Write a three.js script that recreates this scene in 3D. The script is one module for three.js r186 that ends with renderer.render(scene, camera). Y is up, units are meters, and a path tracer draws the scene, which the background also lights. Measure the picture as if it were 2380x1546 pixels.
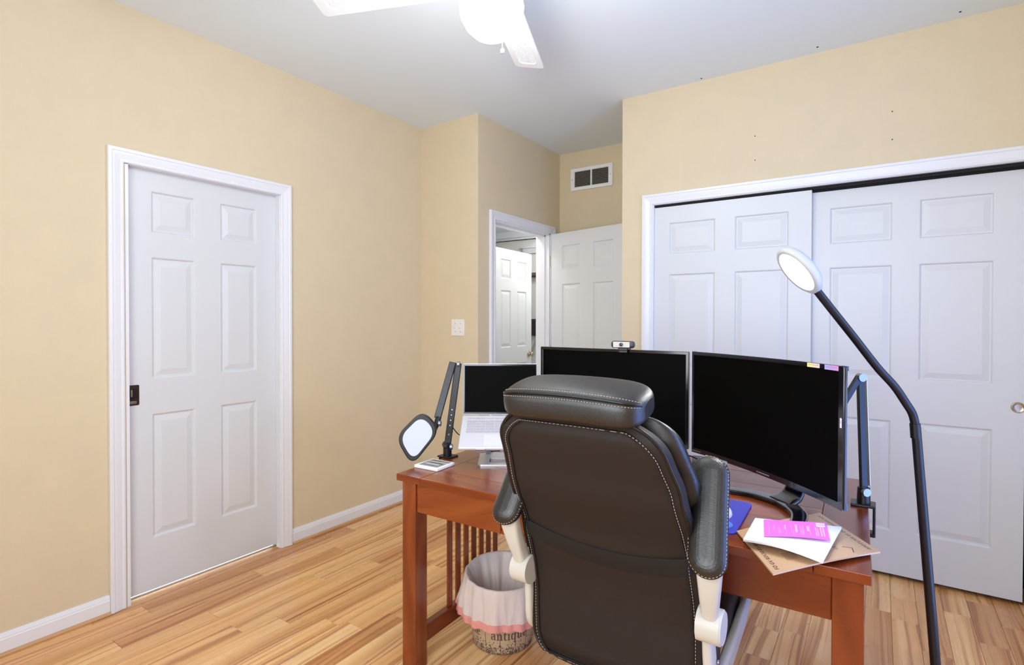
import * as THREE from 'three';
import { RoundedBoxGeometry } from 'three/addons/geometries/RoundedBoxGeometry.js';
import { mergeGeometries } from 'three/addons/utils/BufferGeometryUtils.js';
import { RectAreaLightUniformsLib } from 'three/addons/lights/RectAreaLightUniformsLib.js';
import { createNoise2D } from 'simplex-noise';

// ---------------------------------------------------------------- camera, sky, light, exposure
const W = 2380, H = 1546, FOCAL = 1253.5;
const scene = new THREE.Scene();
const camera = new THREE.PerspectiveCamera(2 * Math.atan(H / 2 / FOCAL) * 180 / Math.PI, W / H, 0.05, 60);
camera.position.set(0, 1.33, 0);
camera.rotation.set(-0.0116, 0.5977, 0.0017, 'YXZ');
camera.setViewOffset(W, H, 0, 18, W, H);
const renderer = new THREE.WebGLRenderer({ antialias: true });
renderer.toneMapping = THREE.LinearToneMapping;
renderer.toneMappingExposure = 1.26;
renderer.shadowMap.enabled = true;
RectAreaLightUniformsLib.init();
scene.background = new THREE.Color().setRGB(0.55, 0.75, 1.25);
// daylight that comes in by the window of the right-hand wall, and even fill from a window added behind the camera
const daylight = new THREE.RectAreaLight(new THREE.Color().setRGB(0.20, 0.37, 1.0), 4.2, 0.96, 1.86);
daylight.position.set(0.93, 1.1, -1.65); daylight.lookAt(-2, 1.1, -1.65); scene.add(daylight);
const fillrear = new THREE.RectAreaLight(new THREE.Color().setRGB(0.97, 1.02, 1.0), 4.7, 1.76, 1.56);
fillrear.position.set(-0.6, 1.55, 0.58); fillrear.lookAt(-0.6, 1.55, -3); scene.add(fillrear);
const FAN_CD = 1.25, READING_CD = 0.8, PANEL_CD = 0.06, HALL_CD = 1.05, BATH_CD = 22;

// ---------------------------------------------------------------- helpers
let seed = 20240611;
const rnd = () => { seed = (seed + 0x6d2b79f5) | 0; let t = Math.imul(seed ^ (seed >>> 15), 1 | seed); t = (t + Math.imul(t ^ (t >>> 7), 61 | t)) ^ t; return ((t ^ (t >>> 14)) >>> 0) / 4294967296; };
const V = (x, y, z) => new THREE.Vector3(x, y, z);
const N2 = createNoise2D(rnd), N2b = createNoise2D(rnd);
const fbm = (x, y, o = 4) => { let s = 0, a = 0.5; for (let i = 0; i < o; i++) { s += a * N2(x, y); x *= 2.03; y *= 2.03; a *= 0.5; } return s; };
const taken = new Map();
const numbered = (n) => { const k = taken.get(n) ?? 0; taken.set(n, k + 1); return k ? n + '_' + String(k).padStart(3, '0') : n; };
function thing(name, label, category, [x, y, z] = [0, 0, 0], turn = 0, group) {
  const o = new THREE.Group(); o.name = numbered(name); scene.add(o);
  o.position.set(x, y, z); o.rotation.y = turn; o.userData = { label, category };
  if (group) o.userData.group = group;
  return o;
}
function part(name, geo, m, parent, label) {
  const g = Array.isArray(geo) ? merge(geo) : geo;
  const o = new THREE.Mesh(g, m); o.name = name; parent.add(o);
  if (label) o.userData.label = label;
  return o;
}
function single(name, geo, m, label, category, group) {
  const o = part(numbered(name), geo, m, scene); o.userData = { label, category };
  if (group) o.userData.group = group;
  return o;
}
function struct(name, geo, m, label, category) {
  const o = geo ? part(name, geo, m, scene) : new THREE.Group();
  if (!geo) { o.name = name; scene.add(o); }
  o.userData = { kind: 'structure', label, category };
  return o;
}
function plain(g) {
  const n = g.index ? g.toNonIndexed() : g;
  for (const k of Object.keys(n.attributes)) if (!['position', 'normal', 'uv'].includes(k)) n.deleteAttribute(k);
  if (!n.attributes.uv) n.setAttribute('uv', new THREE.BufferAttribute(new Float32Array(n.attributes.position.count * 2), 2));
  return n;
}
const merge = (list) => list.length === 1 ? list[0] : mergeGeometries(list.map(plain));
// uv in metres: u runs along the grain axis, v across it
function grain(g, axis = 'x', scale = 1, ou = 0, ov = 0) {
  g = plain(g);
  const p = g.attributes.position, n = g.attributes.normal, uv = g.attributes.uv, a = 'xyz'.indexOf(axis), C = (k, i) => p.getComponent(i, k);
  for (let i = 0; i < p.count; i += 3) {
    const m = [0, 1, 2].map((k) => Math.abs(n.getComponent(i, k) + n.getComponent(i + 1, k) + n.getComponent(i + 2, k)));
    const d = m.indexOf(Math.max(...m));
    let ku = a, kv = [0, 1, 2].find((k) => k !== a && k !== d);
    if (d === a) { ku = (a + 1) % 3; kv = (a + 2) % 3; }
    for (let j = i; j < i + 3; j++) uv.setXY(j, C(ku, j) * scale + ou, C(kv, j) * scale + ov);
  }
  return g;
}
const box = (x0, x1, y0, y1, z0, z1) => { const g = new THREE.BoxGeometry(x1 - x0, y1 - y0, z1 - z0); g.translate((x0 + x1) / 2, (y0 + y1) / 2, (z0 + z1) / 2); return g; };
const rbox = (x0, x1, y0, y1, z0, z1, r = 0.003, s = 1) => { const g = new RoundedBoxGeometry(x1 - x0, y1 - y0, z1 - z0, s, Math.min(r, (x1 - x0) / 2.01, (y1 - y0) / 2.01, (z1 - z0) / 2.01)); g.translate((x0 + x1) / 2, (y0 + y1) / 2, (z0 + z1) / 2); return g; };
// a board: box whose four upper edges are chamfered by c (18 triangles)
function board(x0, x1, y0, y1, z0, z1, c = 0.001) {
  const b = [[x0, y0, z0], [x1, y0, z0], [x1, y0, z1], [x0, y0, z1]], m = b.map(([x, , z]) => [x, y1 - c, z]);
  const t = [[x0 + c, y1, z0 + c], [x1 - c, y1, z0 + c], [x1 - c, y1, z1 - c], [x0 + c, y1, z1 - c]], pos = [];
  const quad = (a, q, d, e) => pos.push(...a, ...q, ...d, ...a, ...d, ...e);
  for (let i = 0; i < 4; i++) { const j = (i + 1) % 4; quad(b[j], b[i], m[i], m[j]); quad(m[j], m[i], t[i], t[j]); }
  quad(t[3], t[2], t[1], t[0]);
  const g = new THREE.BufferGeometry(); g.setAttribute('position', new THREE.Float32BufferAttribute(pos, 3)); g.computeVertexNormals();
  return plain(g);
}
const cyl = (r0, r1, h, n = 32, x = 0, y = 0, z = 0) => { const g = new THREE.CylinderGeometry(r1, r0, h, n); g.translate(x, y + h / 2, z); return g; };
const lathe = (pts, n = 48) => new THREE.LatheGeometry(pts.map(([x, y]) => new THREE.Vector2(x, y)), n);
const tube = (pts, r, seg = 48, n = 12) => new THREE.TubeGeometry(new THREE.CatmullRomCurve3(pts.map((p) => V(...p))), seg, r, n);
function rod(a, b, r0, r1 = r0, n = 20) {
  const A = V(...a), B = V(...b), g = new THREE.CylinderGeometry(r1, r0, A.distanceTo(B), n);
  g.applyQuaternion(new THREE.Quaternion().setFromUnitVectors(V(0, 1, 0), B.clone().sub(A).normalize()));
  g.translate((A.x + B.x) / 2, (A.y + B.y) / 2, (A.z + B.z) / 2); return g;
}
function bar(a, b, w, t, ref = V(1, 0, 0), r = 0.003) { // rounded bar from a to b: w along ref, t across
  const A = V(...a), B = V(...b), L = A.distanceTo(B), y = B.clone().sub(A).normalize(), z = ref.clone().cross(y).normalize(), x = y.clone().cross(z);
  const g = new RoundedBoxGeometry(w, L, t, 2, Math.min(r, w / 2.01, t / 2.01)); g.applyMatrix4(new THREE.Matrix4().makeBasis(x, y, z));
  g.translate((A.x + B.x) / 2, (A.y + B.y) / 2, (A.z + B.z) / 2); return g;
}
function skin(rows, closedCaps = true) { // rows of points, each a closed ring of the same length
  const n = rows[0].length, pos = [], idx = [];
  for (const r of rows) for (const p of r) pos.push(p.x, p.y, p.z);
  for (let i = 0; i + 1 < rows.length; i++) for (let j = 0; j < n; j++) {
    const a = i * n + j, b = i * n + (j + 1) % n, c = a + n, d = b + n;
    idx.push(a, b, d, a, d, c);
  }
  if (closedCaps) for (const [i, flip] of [[0, 0], [rows.length - 1, 1]]) {
    const c = rows[i].reduce((s, p) => s.add(p), V(0, 0, 0)).divideScalar(n), k = pos.length / 3; pos.push(c.x, c.y, c.z);
    for (let j = 0; j < n; j++) { const a = i * n + j, b = i * n + (j + 1) % n; flip ? idx.push(a, b, k) : idx.push(b, a, k); }
  }
  const g = new THREE.BufferGeometry(); g.setAttribute('position', new THREE.Float32BufferAttribute(pos, 3)); g.setIndex(idx); g.computeVertexNormals();
  const uv = new Float32Array(pos.length / 3 * 2); for (let i = 0; i < pos.length / 3; i++) { uv[2 * i] = pos[3 * i] + pos[3 * i + 2] * 0.7; uv[2 * i + 1] = pos[3 * i + 1] + pos[3 * i + 2] * 0.4; }
  g.setAttribute('uv', new THREE.BufferAttribute(uv, 2));
  return g;
}
const se = (t, e) => { const c = Math.cos(t), s = Math.sin(t); return [Math.sign(c) * Math.abs(c) ** (2 / e), Math.sign(s) * Math.abs(s) ** (2 / e)]; };
// levels of {x, y, z, a, b}: superellipses that lie flat, half-widths a along x and b along z
const loft = (levels, e = 4, n = 48) => skin(levels.map((l) => Array.from({ length: n }, (_, j) => { const [c, s] = se(-j / n * 2 * Math.PI, e); return V((l.x ?? 0) + l.a * c, l.y, l.z + l.b * s); })));
function sweep(pts, radii, e = 2.6, seg = 40, n = 28, ref = V(1, 0, 0)) { // radii: [along ref, across] at each point
  const curve = new THREE.CatmullRomCurve3(pts.map((p) => V(...p))), rows = [];
  for (let i = 0; i <= seg; i++) {
    const t = i / seg, P = curve.getPoint(t), T = curve.getTangent(t), k = Math.min(t * (radii.length - 1), radii.length - 1.0001), q = Math.floor(k), f = k - q;
    const S = ref.clone().sub(T.clone().multiplyScalar(ref.dot(T))).normalize(), U = T.clone().cross(S).normalize();
    const a = radii[q][0] + f * (radii[q + 1][0] - radii[q][0]), b = radii[q][1] + f * (radii[q + 1][1] - radii[q][1]);
    rows.push(Array.from({ length: n }, (_, j) => { const [c, s] = se(j / n * 2 * Math.PI, e); return P.clone().addScaledVector(S, a * c).addScaledVector(U, b * s); }));
  }
  return skin(rows);
}
const lerpTable = (tab, y) => { if (y <= tab[0][0]) return tab[0][1]; for (let i = 1; i < tab.length; i++) if (y <= tab[i][0]) { const t = (y - tab[i - 1][0]) / (tab[i][0] - tab[i - 1][0]), s = t * t * (3 - 2 * t) * 0.35 + t * 0.65; return tab[i - 1][1] + s * (tab[i][1] - tab[i - 1][1]); } return tab[tab.length - 1][1]; };
const roundRect = (w, h, r, S = THREE.Shape) => { const s = new S(), x = -w / 2, y = -h / 2; s.moveTo(x + r, y); s.lineTo(x + w - r, y); s.absarc(x + w - r, y + r, r, -Math.PI / 2, 0); s.lineTo(x + w, y + h - r); s.absarc(x + w - r, y + h - r, r, 0, Math.PI / 2); s.lineTo(x + r, y + h); s.absarc(x + r, y + h - r, r, Math.PI / 2, Math.PI); s.lineTo(x, y + r); s.absarc(x + r, y + r, r, Math.PI, 1.5 * Math.PI); return s; };
const extrude = (s, depth, bevel = 0, seg = 2, curve = 10) => new THREE.ExtrudeGeometry(s, { depth, bevelEnabled: bevel > 0, bevelSize: bevel, bevelThickness: bevel, bevelOffset: -bevel, bevelSegments: seg, curveSegments: curve });
function roundedPoly(pts, r) { const s = new THREE.Shape(), n = pts.length; for (let i = 0; i < n; i++) { const P = new THREE.Vector2(...pts[i]), A = new THREE.Vector2(...pts[(i + n - 1) % n]).sub(P).setLength(r).add(P), B = new THREE.Vector2(...pts[(i + 1) % n]).sub(P).setLength(r).add(P); i ? s.lineTo(A.x, A.y) : s.moveTo(A.x, A.y); s.quadraticCurveTo(P.x, P.y, B.x, B.y); } s.closePath(); return s; }

// ---------------------------------------------------------------- textures
function dataTex(w, h, fn, srgb = true) {
  const d = new Uint8Array(w * h * 4);
  for (let y = 0; y < h; y++) for (let x = 0; x < w; x++) { const c = fn(x / w, y / h), i = (y * w + x) * 4; d[i] = c[0]; d[i + 1] = c[1]; d[i + 2] = c[2]; d[i + 3] = 255; }
  const t = new THREE.DataTexture(d, w, h); t.wrapS = t.wrapT = THREE.RepeatWrapping; t.magFilter = THREE.LinearFilter; t.minFilter = THREE.LinearMipmapLinearFilter;
  if (srgb) t.colorSpace = THREE.SRGBColorSpace; t.needsUpdate = true; return t;
}
function canvasTex(w, h, draw) {
  const c = document.createElement('canvas'); c.width = w; c.height = h; draw(c.getContext('2d'), w, h);
  const t = new THREE.CanvasTexture(c); t.colorSpace = THREE.SRGBColorSpace; return t;
}
const scaled = (t, s) => { const c = t.clone(); c.repeat.set(s, s); c.needsUpdate = true; return c; };
const mixc = (a, b, t) => { t = Math.min(1, Math.max(0, t)); return [a[0] + (b[0] - a[0]) * t, a[1] + (b[1] - a[1]) * t, a[2] + (b[2] - a[2]) * t]; };
const smooth = (x, a, b) => { x = Math.min(1, Math.max(0, (x - a) / (b - a))); return x * x * (3 - 2 * x); };
// laminate floor, one tile of the texture is 2.4 m along the grain by 0.8 m across
const floorTex = dataTex(2048, 1024, (u, v) => {
  const U = u * 2.4, Y = v * 0.8, y = Y + N2(U * 0.7, Y * 2.5) * 0.022 + N2b(U * 2.2, Y * 7) * 0.003;
  const band = N2(U * 0.22 + 7, y * 16), fine = N2b(U * 1.6, y * 190), mid = N2b(U * 0.4 + 3, y * 52), dark = N2(U * 0.3 + 40, y * 26 + 9), thin = N2(U * 0.45 + 80, y * 95);
  let c = mixc([226, 190, 142], [206, 161, 110], band * 0.6 + 0.5);
  c = mixc(c, [180, 128, 86], smooth(dark, 0.15, 0.8) * 0.8);
  c = mixc(c, [146, 98, 66], smooth(mid * 0.55 + dark * 0.55, 0.42, 0.9) * 0.75);
  c = mixc(c, [150, 104, 70], smooth(thin, 0.62, 0.9) * 0.5);
  const k = 1 + fine * 0.022 + mid * 0.02;
  return c.map((x) => Math.min(255, x * k * 1.1));
});
// stained oak of the desk, 1.5 m by 0.5 m
const deskTex = dataTex(1536, 512, (u, v) => {
  const U = u * 1.5, Y = v * 0.5, y = Y + N2(U * 1.1, Y * 3) * 0.022 + N2b(U * 3, Y * 8) * 0.003;
  const ring = Math.sin(y * 210 + N2(U * 0.8, y * 6) * 5), fine = N2b(U * 6, y * 420), pore = N2b(U * 9 + 5, y * 620 + 3), big = N2(U * 0.7 + 20, y * 8), mid = N2(U * 1.2 + 60, y * 60);
  let c = mixc([143, 70, 30], [117, 50, 19], ring * 0.35 + 0.5);
  c = mixc(c, [162, 88, 42], smooth(big, 0.0, 0.9) * 0.6);
  c = mixc(c, [98, 40, 15], smooth(mid * 0.7 + fine * 0.35, 0.3, 0.9) * 0.42);
  c = mixc(c, [92, 40, 22], smooth(pore, 0.6, 0.95) * 0.22);
  return c;
});
const wallBump = dataTex(512, 512, (u, v) => { const s = N2(u * 60, v * 60) * 0.5 + N2b(u * 130, v * 130) * 0.5, c = 128 + s * 90; return [c, c, c]; }, false);
const wallTone = dataTex(512, 512, (u, v) => { const n = fbm(u * 4 + 30, v * 4, 5), c = 251 + n * 3; return [c, c - 0.5 * n, c - n * 2]; });
const leatherBump = dataTex(512, 512, (u, v) => { const a = Math.abs(N2(u * 70, v * 70)), b = Math.abs(N2b(u * 130, v * 130)), c = 255 * Math.min(1, 0.35 + a * 0.7 + b * 0.3); return [c, c, c]; }, false);
const glossVar = dataTex(512, 512, (u, v) => { const n = fbm(u * 6 + 9, v * 6, 5), c = 175 + n * 70; return [c, c, c]; }, false);
const linerBump = dataTex(512, 512, (u, v) => { const c = 128 + 110 * (1 - 2 * Math.abs(N2(u * 6, v * 3))) * 0.6 + N2b(u * 14, v * 9) * 40; return [c, c, c]; }, false);

// ---------------------------------------------------------------- materials
const std = (color, roughness = 0.6, o = {}) => new THREE.MeshStandardMaterial({ color, roughness, ...o });
const phy = (color, roughness = 0.6, o = {}) => new THREE.MeshPhysicalMaterial({ color, roughness, ...o });
const m = {
  wall: std('#e2d1b0', 0.75, { map: wallTone, bumpMap: scaled(wallBump, 2), bumpScale: 0.0006 }),
  ceiling: std('#e9f2f7', 0.9, { bumpMap: scaled(wallBump, 2), bumpScale: 0.0006 }),
  hallwall: std('#efede8', 0.85),
  trim: phy('#ebecf0', 0.32),
  door: phy('#dcdee0', 0.38),
  dark: std('#0c0b0b', 0.8),
  subfloor: std('#5a4028', 0.9),
  tile: phy('#f2f2f0', 0.25),
  shoe: std('#c99b6c', 0.45),
  brass: std('#b98a4f', 0.25, { metalness: 1 }),
  bronze: std('#5c4632', 0.3, { metalness: 1 }),
  nickel: std('#b9ab98', 0.25, { metalness: 1 }),
  steel: std('#9b9da4', 0.42, { metalness: 1 }),
  alu: std('#cfd0d4', 0.38, { metalness: 0.85 }),
  plate: phy('#f1eee8', 0.35),
  ventdark: std('#2a2622', 0.9),
  blacksatin: phy('#0b0a12', 0.35),
  blackgloss: phy('#08070f', 0.16, { clearcoat: 0.6, clearcoatRoughness: 0.08 }),
  screen: phy('#010101', 0.55, { specularIntensity: 0.12 }),
  lampblack: phy('#0d0c15', 0.36),
  silverplastic: phy('#c8c3ba', 0.38),
  grayplastic: phy('#3b3b42', 0.4),
  leather: phy('#110e0d', 0.38, { bumpMap: scaled(leatherBump, 6), bumpScale: 0.0004, ior: 1.68 }),
  leatherback: phy('#231b18', 0.6, { bumpMap: scaled(leatherBump, 8), bumpScale: 0.0003, specularIntensity: 0.7 }),
  strap: phy('#0b0808', 0.7),
  stitch: std('#a9978a', 0.8),
  piping: phy('#0c0a0b', 0.35),
  white: phy('#f2f2f4', 0.4),
  headwhite: phy('#c4c7cb', 0.5),
  fanwhite: phy('#f2f4f5', 0.4),
  paper: std('#f4f4f8', 0.8),
  liner: phy('#ecdcd6', 0.4, { side: THREE.DoubleSide, transmission: 0.15, thickness: 0, bumpMap: linerBump, bumpScale: 0.006 }),
  linerpink: phy('#e59a92', 0.5, { side: THREE.DoubleSide }),
  purple: phy('#4040b4', 0.5),
  bluegel: phy('#5b80d8', 0.35),
  laptop: std('#d2d0d6', 0.36, { metalness: 0.15 }),
  key: std('#b4aeb6', 0.5),
  globe: std('#ffffff', 0.4, { emissive: new THREE.Color(1, 1, 1), emissiveIntensity: 6 }),
  glowreading: std('#ffffff', 0.4, { emissive: new THREE.Color(1, 1, 0.99), emissiveIntensity: 8 }),
  glowpanel: std('#6a6c76', 0.4, { emissive: new THREE.Color(0.46, 0.49, 0.65), emissiveIntensity: 1 }),
  glowhall: std('#ffffff', 0.4, { emissive: new THREE.Color(1, 1, 1), emissiveIntensity: 5 }),
  glass: phy('#ffffff', 0.02, { transmission: 1, thickness: 0, ior: 1.5 }),
};
const deskMats = ['#ffffff', '#f0e4dc', '#fff0e4', '#e6d4cc'].map((c) => phy(c, 0.34, { map: scaled(deskTex, 1), roughnessMap: glossVar, clearcoat: 0.25, clearcoatRoughness: 0.25 }));
const floorMats = ['#fffaf2', '#fff0dc', '#f4e6d2', '#fff4e2', '#ead6c0', '#e4ccb6', '#fff6e6'].map((c) => phy(c, 0.42, { map: floorTex, roughnessMap: glossVar, clearcoat: 0.12, clearcoatRoughness: 0.3 }));

// ---------------------------------------------------------------- the room
const XL = -2.849, ZS = -2.971, XJ = -2.309, ZB = -4.128, XC = -1.389, ZC = -3.313, HC = 2.753, XR = 0.85, ZF = 0.5, TH = 0.12;
const uvm = (g) => grain(g, 'x');
struct('wall_left', uvm(merge([
  box(XL - TH, XL, 0, HC, -1.045, ZF + TH), box(XL - TH, XL, 0, HC, ZS - TH, -1.825), box(XL - TH, XL, 2.045, HC, -1.825, -1.045)])), m.wall, 'cream painted wall around the pocket door', 'wall');
struct('wall_back_left', uvm(box(XL, XJ - TH, 0, HC, ZS - TH, ZS)), m.wall, 'short cream wall with the light switch', 'wall');
struct('wall_entry', uvm(merge([
  box(XJ - TH, XJ, 0, HC, -3.165, ZS), box(XJ - TH, XJ, 0, HC, ZB - TH, -3.965), box(XJ - TH, XJ, 2.05, HC, -3.965, -3.165)])), m.wall, 'cream wall around the open entry doorway', 'wall');
struct('wall_back', uvm(box(XJ, 1.0, 0, HC, ZB - TH, ZB)), m.wall, 'cream wall with the air vent', 'wall');
struct('wall_alcove', uvm(box(XC, XC + 0.1, 0, HC, ZB, ZC)), m.wall, 'cream side wall of the entry alcove', 'wall');
struct('wall_closet', uvm(merge([
  box(XC + 0.1, -1.19, 0, HC, ZC - TH, ZC), box(0.59, XR, 0, HC, ZC - TH, ZC), box(-1.19, 0.59, 2.05, HC, ZC - TH, ZC)])), m.wall, 'cream wall above the closet doors', 'wall');
struct('wall_right', uvm(merge([
  box(XR, XR + TH, 0, HC, ZB, -2.15), box(XR, XR + TH, 0, HC, -1.15, ZF + TH), box(XR, XR + TH, 0, 0.15, -2.15, -1.15), box(XR, XR + TH, 2.05, HC, -2.15, -1.15)])), m.wall, 'cream wall with a window beside the desk', 'wall');
struct('wall_front', uvm(merge([
  box(XL, -1.5, 0, HC, ZF, ZF + TH), box(0.3, XR, 0, HC, ZF, ZF + TH), box(-1.5, 0.3, 0, 0.75, ZF, ZF + TH), box(-1.5, 0.3, 2.35, HC, ZF, ZF + TH)])), m.wall, 'cream wall with an added window opposite the closet', 'wall');
struct('ceiling', uvm(box(-4.9, 1.1, HC, HC + 0.12, -6.0, 0.75)), m.ceiling, 'smooth pale grey ceiling', 'ceiling');
// windows out of the picture: the side one lets daylight in, the rear one is added for fill
function windowUnit(name, w, h, pos, turn, label) {
  const g = struct(name, null, null, label, 'window'); g.position.set(...pos); g.rotation.y = turn;
  part('window_frame', merge([box(-w / 2, w / 2, -h / 2, -h / 2 + 0.04, -0.03, 0.03), box(-w / 2, w / 2, h / 2 - 0.04, h / 2, -0.03, 0.03), box(-w / 2, -w / 2 + 0.04, -h / 2, h / 2, -0.03, 0.03), box(w / 2 - 0.04, w / 2, -h / 2, h / 2, -0.03, 0.03), box(-w / 2, w / 2, -0.02, 0.02, -0.03, 0.03)]), m.trim, g);
  part('pane', box(-w / 2 + 0.04, w / 2 - 0.04, 0.02, h / 2 - 0.04, -0.003, 0.003), m.glass, g);
  part('pane', box(-w / 2 + 0.04, w / 2 - 0.04, -h / 2 + 0.04, -0.02, -0.003, 0.003), m.glass, g);
}
windowUnit('window_1', 1.0, 1.9, [XR + 0.085, 1.1, -1.65], Math.PI / 2, 'tall white framed window in the wall beside the desk');
windowUnit('window_2', 1.8, 1.6, [-0.6, 1.55, ZF + 0.085], 0, 'white framed sash window added opposite the closet for soft fill');  // unseen window, added so that even light comes from behind the camera
// floor: a sub-floor and the laminate boards, each a mesh of its own
const floor = struct('floor', null, null, 'tan laminate floor of narrow streaked boards', 'floor');
part('sub_floor', box(XL - TH, XR + TH, -0.1, -0.0085, ZB - TH, ZF + TH), m.subfloor, floor);
{
  const pitch = 0.0985, gap = 0.0005;
  for (let k = 0; k < 38; k++) {
    const x0 = -2.9 + k * pitch, x1 = x0 + pitch;
    if (x0 > XR) break;
    const zEnd = x1 < XJ + 0.05 ? ZS : x0 < XC ? ZB : ZC - 0.3;
    let z = 0.5 - ((k * 0.377) % 1) * 1.15;
    let zs = 0.5;
    while (zs > zEnd) {
      const ze = Math.max(zEnd, Math.min(z, zs - 0.3)), len = zs - ze;
      if (len > 0.02) {
        const g = grain(board(Math.max(x0, XL - 0.06) + gap, x1 - gap, -0.008, 0, ze + gap, zs - gap, 0.0006), 'z', 1, rnd() * 2.4, rnd() * 0.8);
        const uv = g.attributes.uv; for (let i = 0; i < uv.count; i++) uv.setXY(i, uv.getX(i) / 2.4, uv.getY(i) / 0.8);
        part('plank', g, floorMats[Math.floor(rnd() * floorMats.length)], floor);
      }
      zs = ze; z = zs - 1.1 - (k % 3) * 0.05;
    }
  }
}
// mouldings, mitred round an opening; path in the wall plane, profile [outwards from the opening, out of the wall]
const CASE = [[0, 0], [0, 0.009], [0.005, 0.012], [0.011, 0.012], [0.014, 0.0095], [0.022, 0.0115], [0.036, 0.0145], [0.046, 0.0155], [0.049, 0.0185], [0.061, 0.0185], [0.0635, 0.016], [0.0635, 0]];
function casing(name, a0, a1, top, place, label, sides = 'LTR') {
  const g = struct(name, null, null, label, 'trim');
  const strip = (A, B, na, nb) => { // corner points A, B of the opening; na, nb the directions in which the profile grows
    const pos = [];
    const P = (q, c, n) => place(c[0] + n[0] * q[0], c[1] + n[1] * q[0], q[1]);
    for (let i = 0; i + 1 < CASE.length; i++) {
      const p = CASE[i], q = CASE[i + 1], a = P(p, A, na), b = P(p, B, nb), c = P(q, B, nb), d = P(q, A, na);
      pos.push(...a, ...b, ...c, ...a, ...c, ...d);
    }
    const geo = new THREE.BufferGeometry(); geo.setAttribute('position', new THREE.Float32BufferAttribute(pos, 3)); geo.computeVertexNormals();
    // turn faces that look into the wall
    return plain(geo);
  };
  const mm = m.trim.clone(); mm.side = THREE.DoubleSide;
  if (sides.includes('L')) part('casing', strip([a0, 0.002], [a0, top], [-1, 0], [-1, 1]), mm, g);
  if (sides.includes('T')) part('casing', strip([a0, top], [a1, top], [-1, 1], [1, 1]), mm, g);
  if (sides.includes('R')) part('casing', strip([a1, top], [a1, 0.002], [1, 1], [1, 0]), mm, g);
  return g;
}
casing('trim_1', 1.038, 1.8165, 2.036, (a, y, o) => [XL + o, y, -a], 'white moulded casing round the pocket door');
casing('trim_2', 3.165, 3.965, 2.045, (a, y, o) => [XJ + o, y, -a], 'white moulded casing round the entry doorway');
casing('trim_3', -1.186, 0.586, 2.047, (a, y, o) => [a, y, ZC + o], 'white moulded casing round the sliding closet doors');
// jamb linings
struct('trim_4', [box(XL - 0.04, XL + 0.001, 0, 2.045, -1.058, -1.045), box(XL - 0.04, XL + 0.001, 0, 2.045, -1.825, -1.812), box(XL - 0.04, XL + 0.001, 2.034, 2.045, -1.825, -1.045),
  box(XL - TH, XL - 0.079, 0, 2.045, -1.058, -1.045), box(XL - TH, XL - 0.079, 0, 2.045, -1.825, -1.812), box(XL - TH, XL - 0.079, 2.034, 2.045, -1.825, -1.045)], m.trim, 'white split jamb lining of the pocket door', 'trim');
struct('trim_5', [box(XJ - TH - 0.012, XJ + 0.001, 0, 2.05, -3.18, -3.165), box(XJ - TH - 0.012, XJ + 0.001, 0, 2.05, -3.965, -3.95), box(XJ - TH - 0.012, XJ + 0.001, 2.035, 2.05, -3.965, -3.165),
  box(XJ - 0.075, XJ - 0.04, 0, 2.035, -3.95, -3.938), box(XJ - 0.075, XJ - 0.04, 0, 2.035, -3.192, -3.18), box(XJ - 0.075, XJ - 0.04, 2.023, 2.035, -3.95, -3.18)], m.trim, 'white jamb lining of the entry doorway', 'trim');
struct('trim_6', [box(-1.19, -1.178, 0, 2.05, ZC - TH, ZC + 0.001), box(0.578, 0.59, 0, 2.05, ZC - TH, ZC + 0.001), box(-1.178, 0.578, 2.044, 2.05, ZC - TH, ZC + 0.001)], m.trim, 'white jamb lining of the closet opening', 'trim');
struct('trim_7', [box(-1.178, 0.578, 2.032, 2.044, ZC - 0.112, ZC - 0.018), box(-1.178, 0.578, 2.02, 2.044, ZC - 0.0585, ZC - 0.0565)], m.dark, 'black steel sliding track above the closet doors', 'trim');
// baseboards with a wood shoe
const BASE = [[0, 0], [0.012, 0], [0.012, 0.062], [0.0095, 0.066], [0.0095, 0.07], [0.006, 0.08], [0.004, 0.086], [0, 0.086]];
const SHOE = [[0.012, 0], [0.023, 0], [0.022, 0.006], [0.018, 0.011], [0.012, 0.013]];
function baseboard(name, from, to, normal, label, shoe = true) {
  const g = struct(name, null, null, label, 'baseboard'), A = V(from[0], 0, from[1]), B = V(to[0], 0, to[1]), n = V(normal[0], 0, normal[1]);
  const run = (prof) => skin([A, B].map((e) => prof.map(([o, y]) => e.clone().addScaledVector(n, o).setY(y + 0.001))));
  const mk = (prof) => { const q = plain(run(prof)); q.computeVertexNormals(); return q; };
  const t = m.trim.clone(); t.side = THREE.DoubleSide; const s = m.shoe.clone(); s.side = THREE.DoubleSide;
  part('board', mk(BASE), t, g); if (shoe) part('shoe_moulding', mk(SHOE), s, g);
}
baseboard('baseboard_left', [XL, ZF], [XL, -0.9735], [1, 0], 'white baseboard on the left wall beside the door pull');
baseboard('baseboard_left_far', [XL, -1.8815], [XL, ZS], [1, 0], 'white baseboard between the pocket door and the switch wall');
baseboard('baseboard_back_left', [XL, ZS], [XJ, ZS], [0, 1], 'white baseboard under the light switch');
baseboard('baseboard_entry', [XJ, ZS], [XJ, -3.1], [1, 0], 'short white baseboard beside the entry doorway');
baseboard('baseboard_back', [XJ, ZB], [XC, ZB], [0, 1], 'white baseboard behind the open door');
baseboard('baseboard_right', [XR, ZC], [XR, ZF], [-1, 0], 'white baseboard under the tall window');
baseboard('baseboard_closet', [XC, ZC], [-1.2495, ZC], [0, 1], 'short white baseboard beside the closet');
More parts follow.
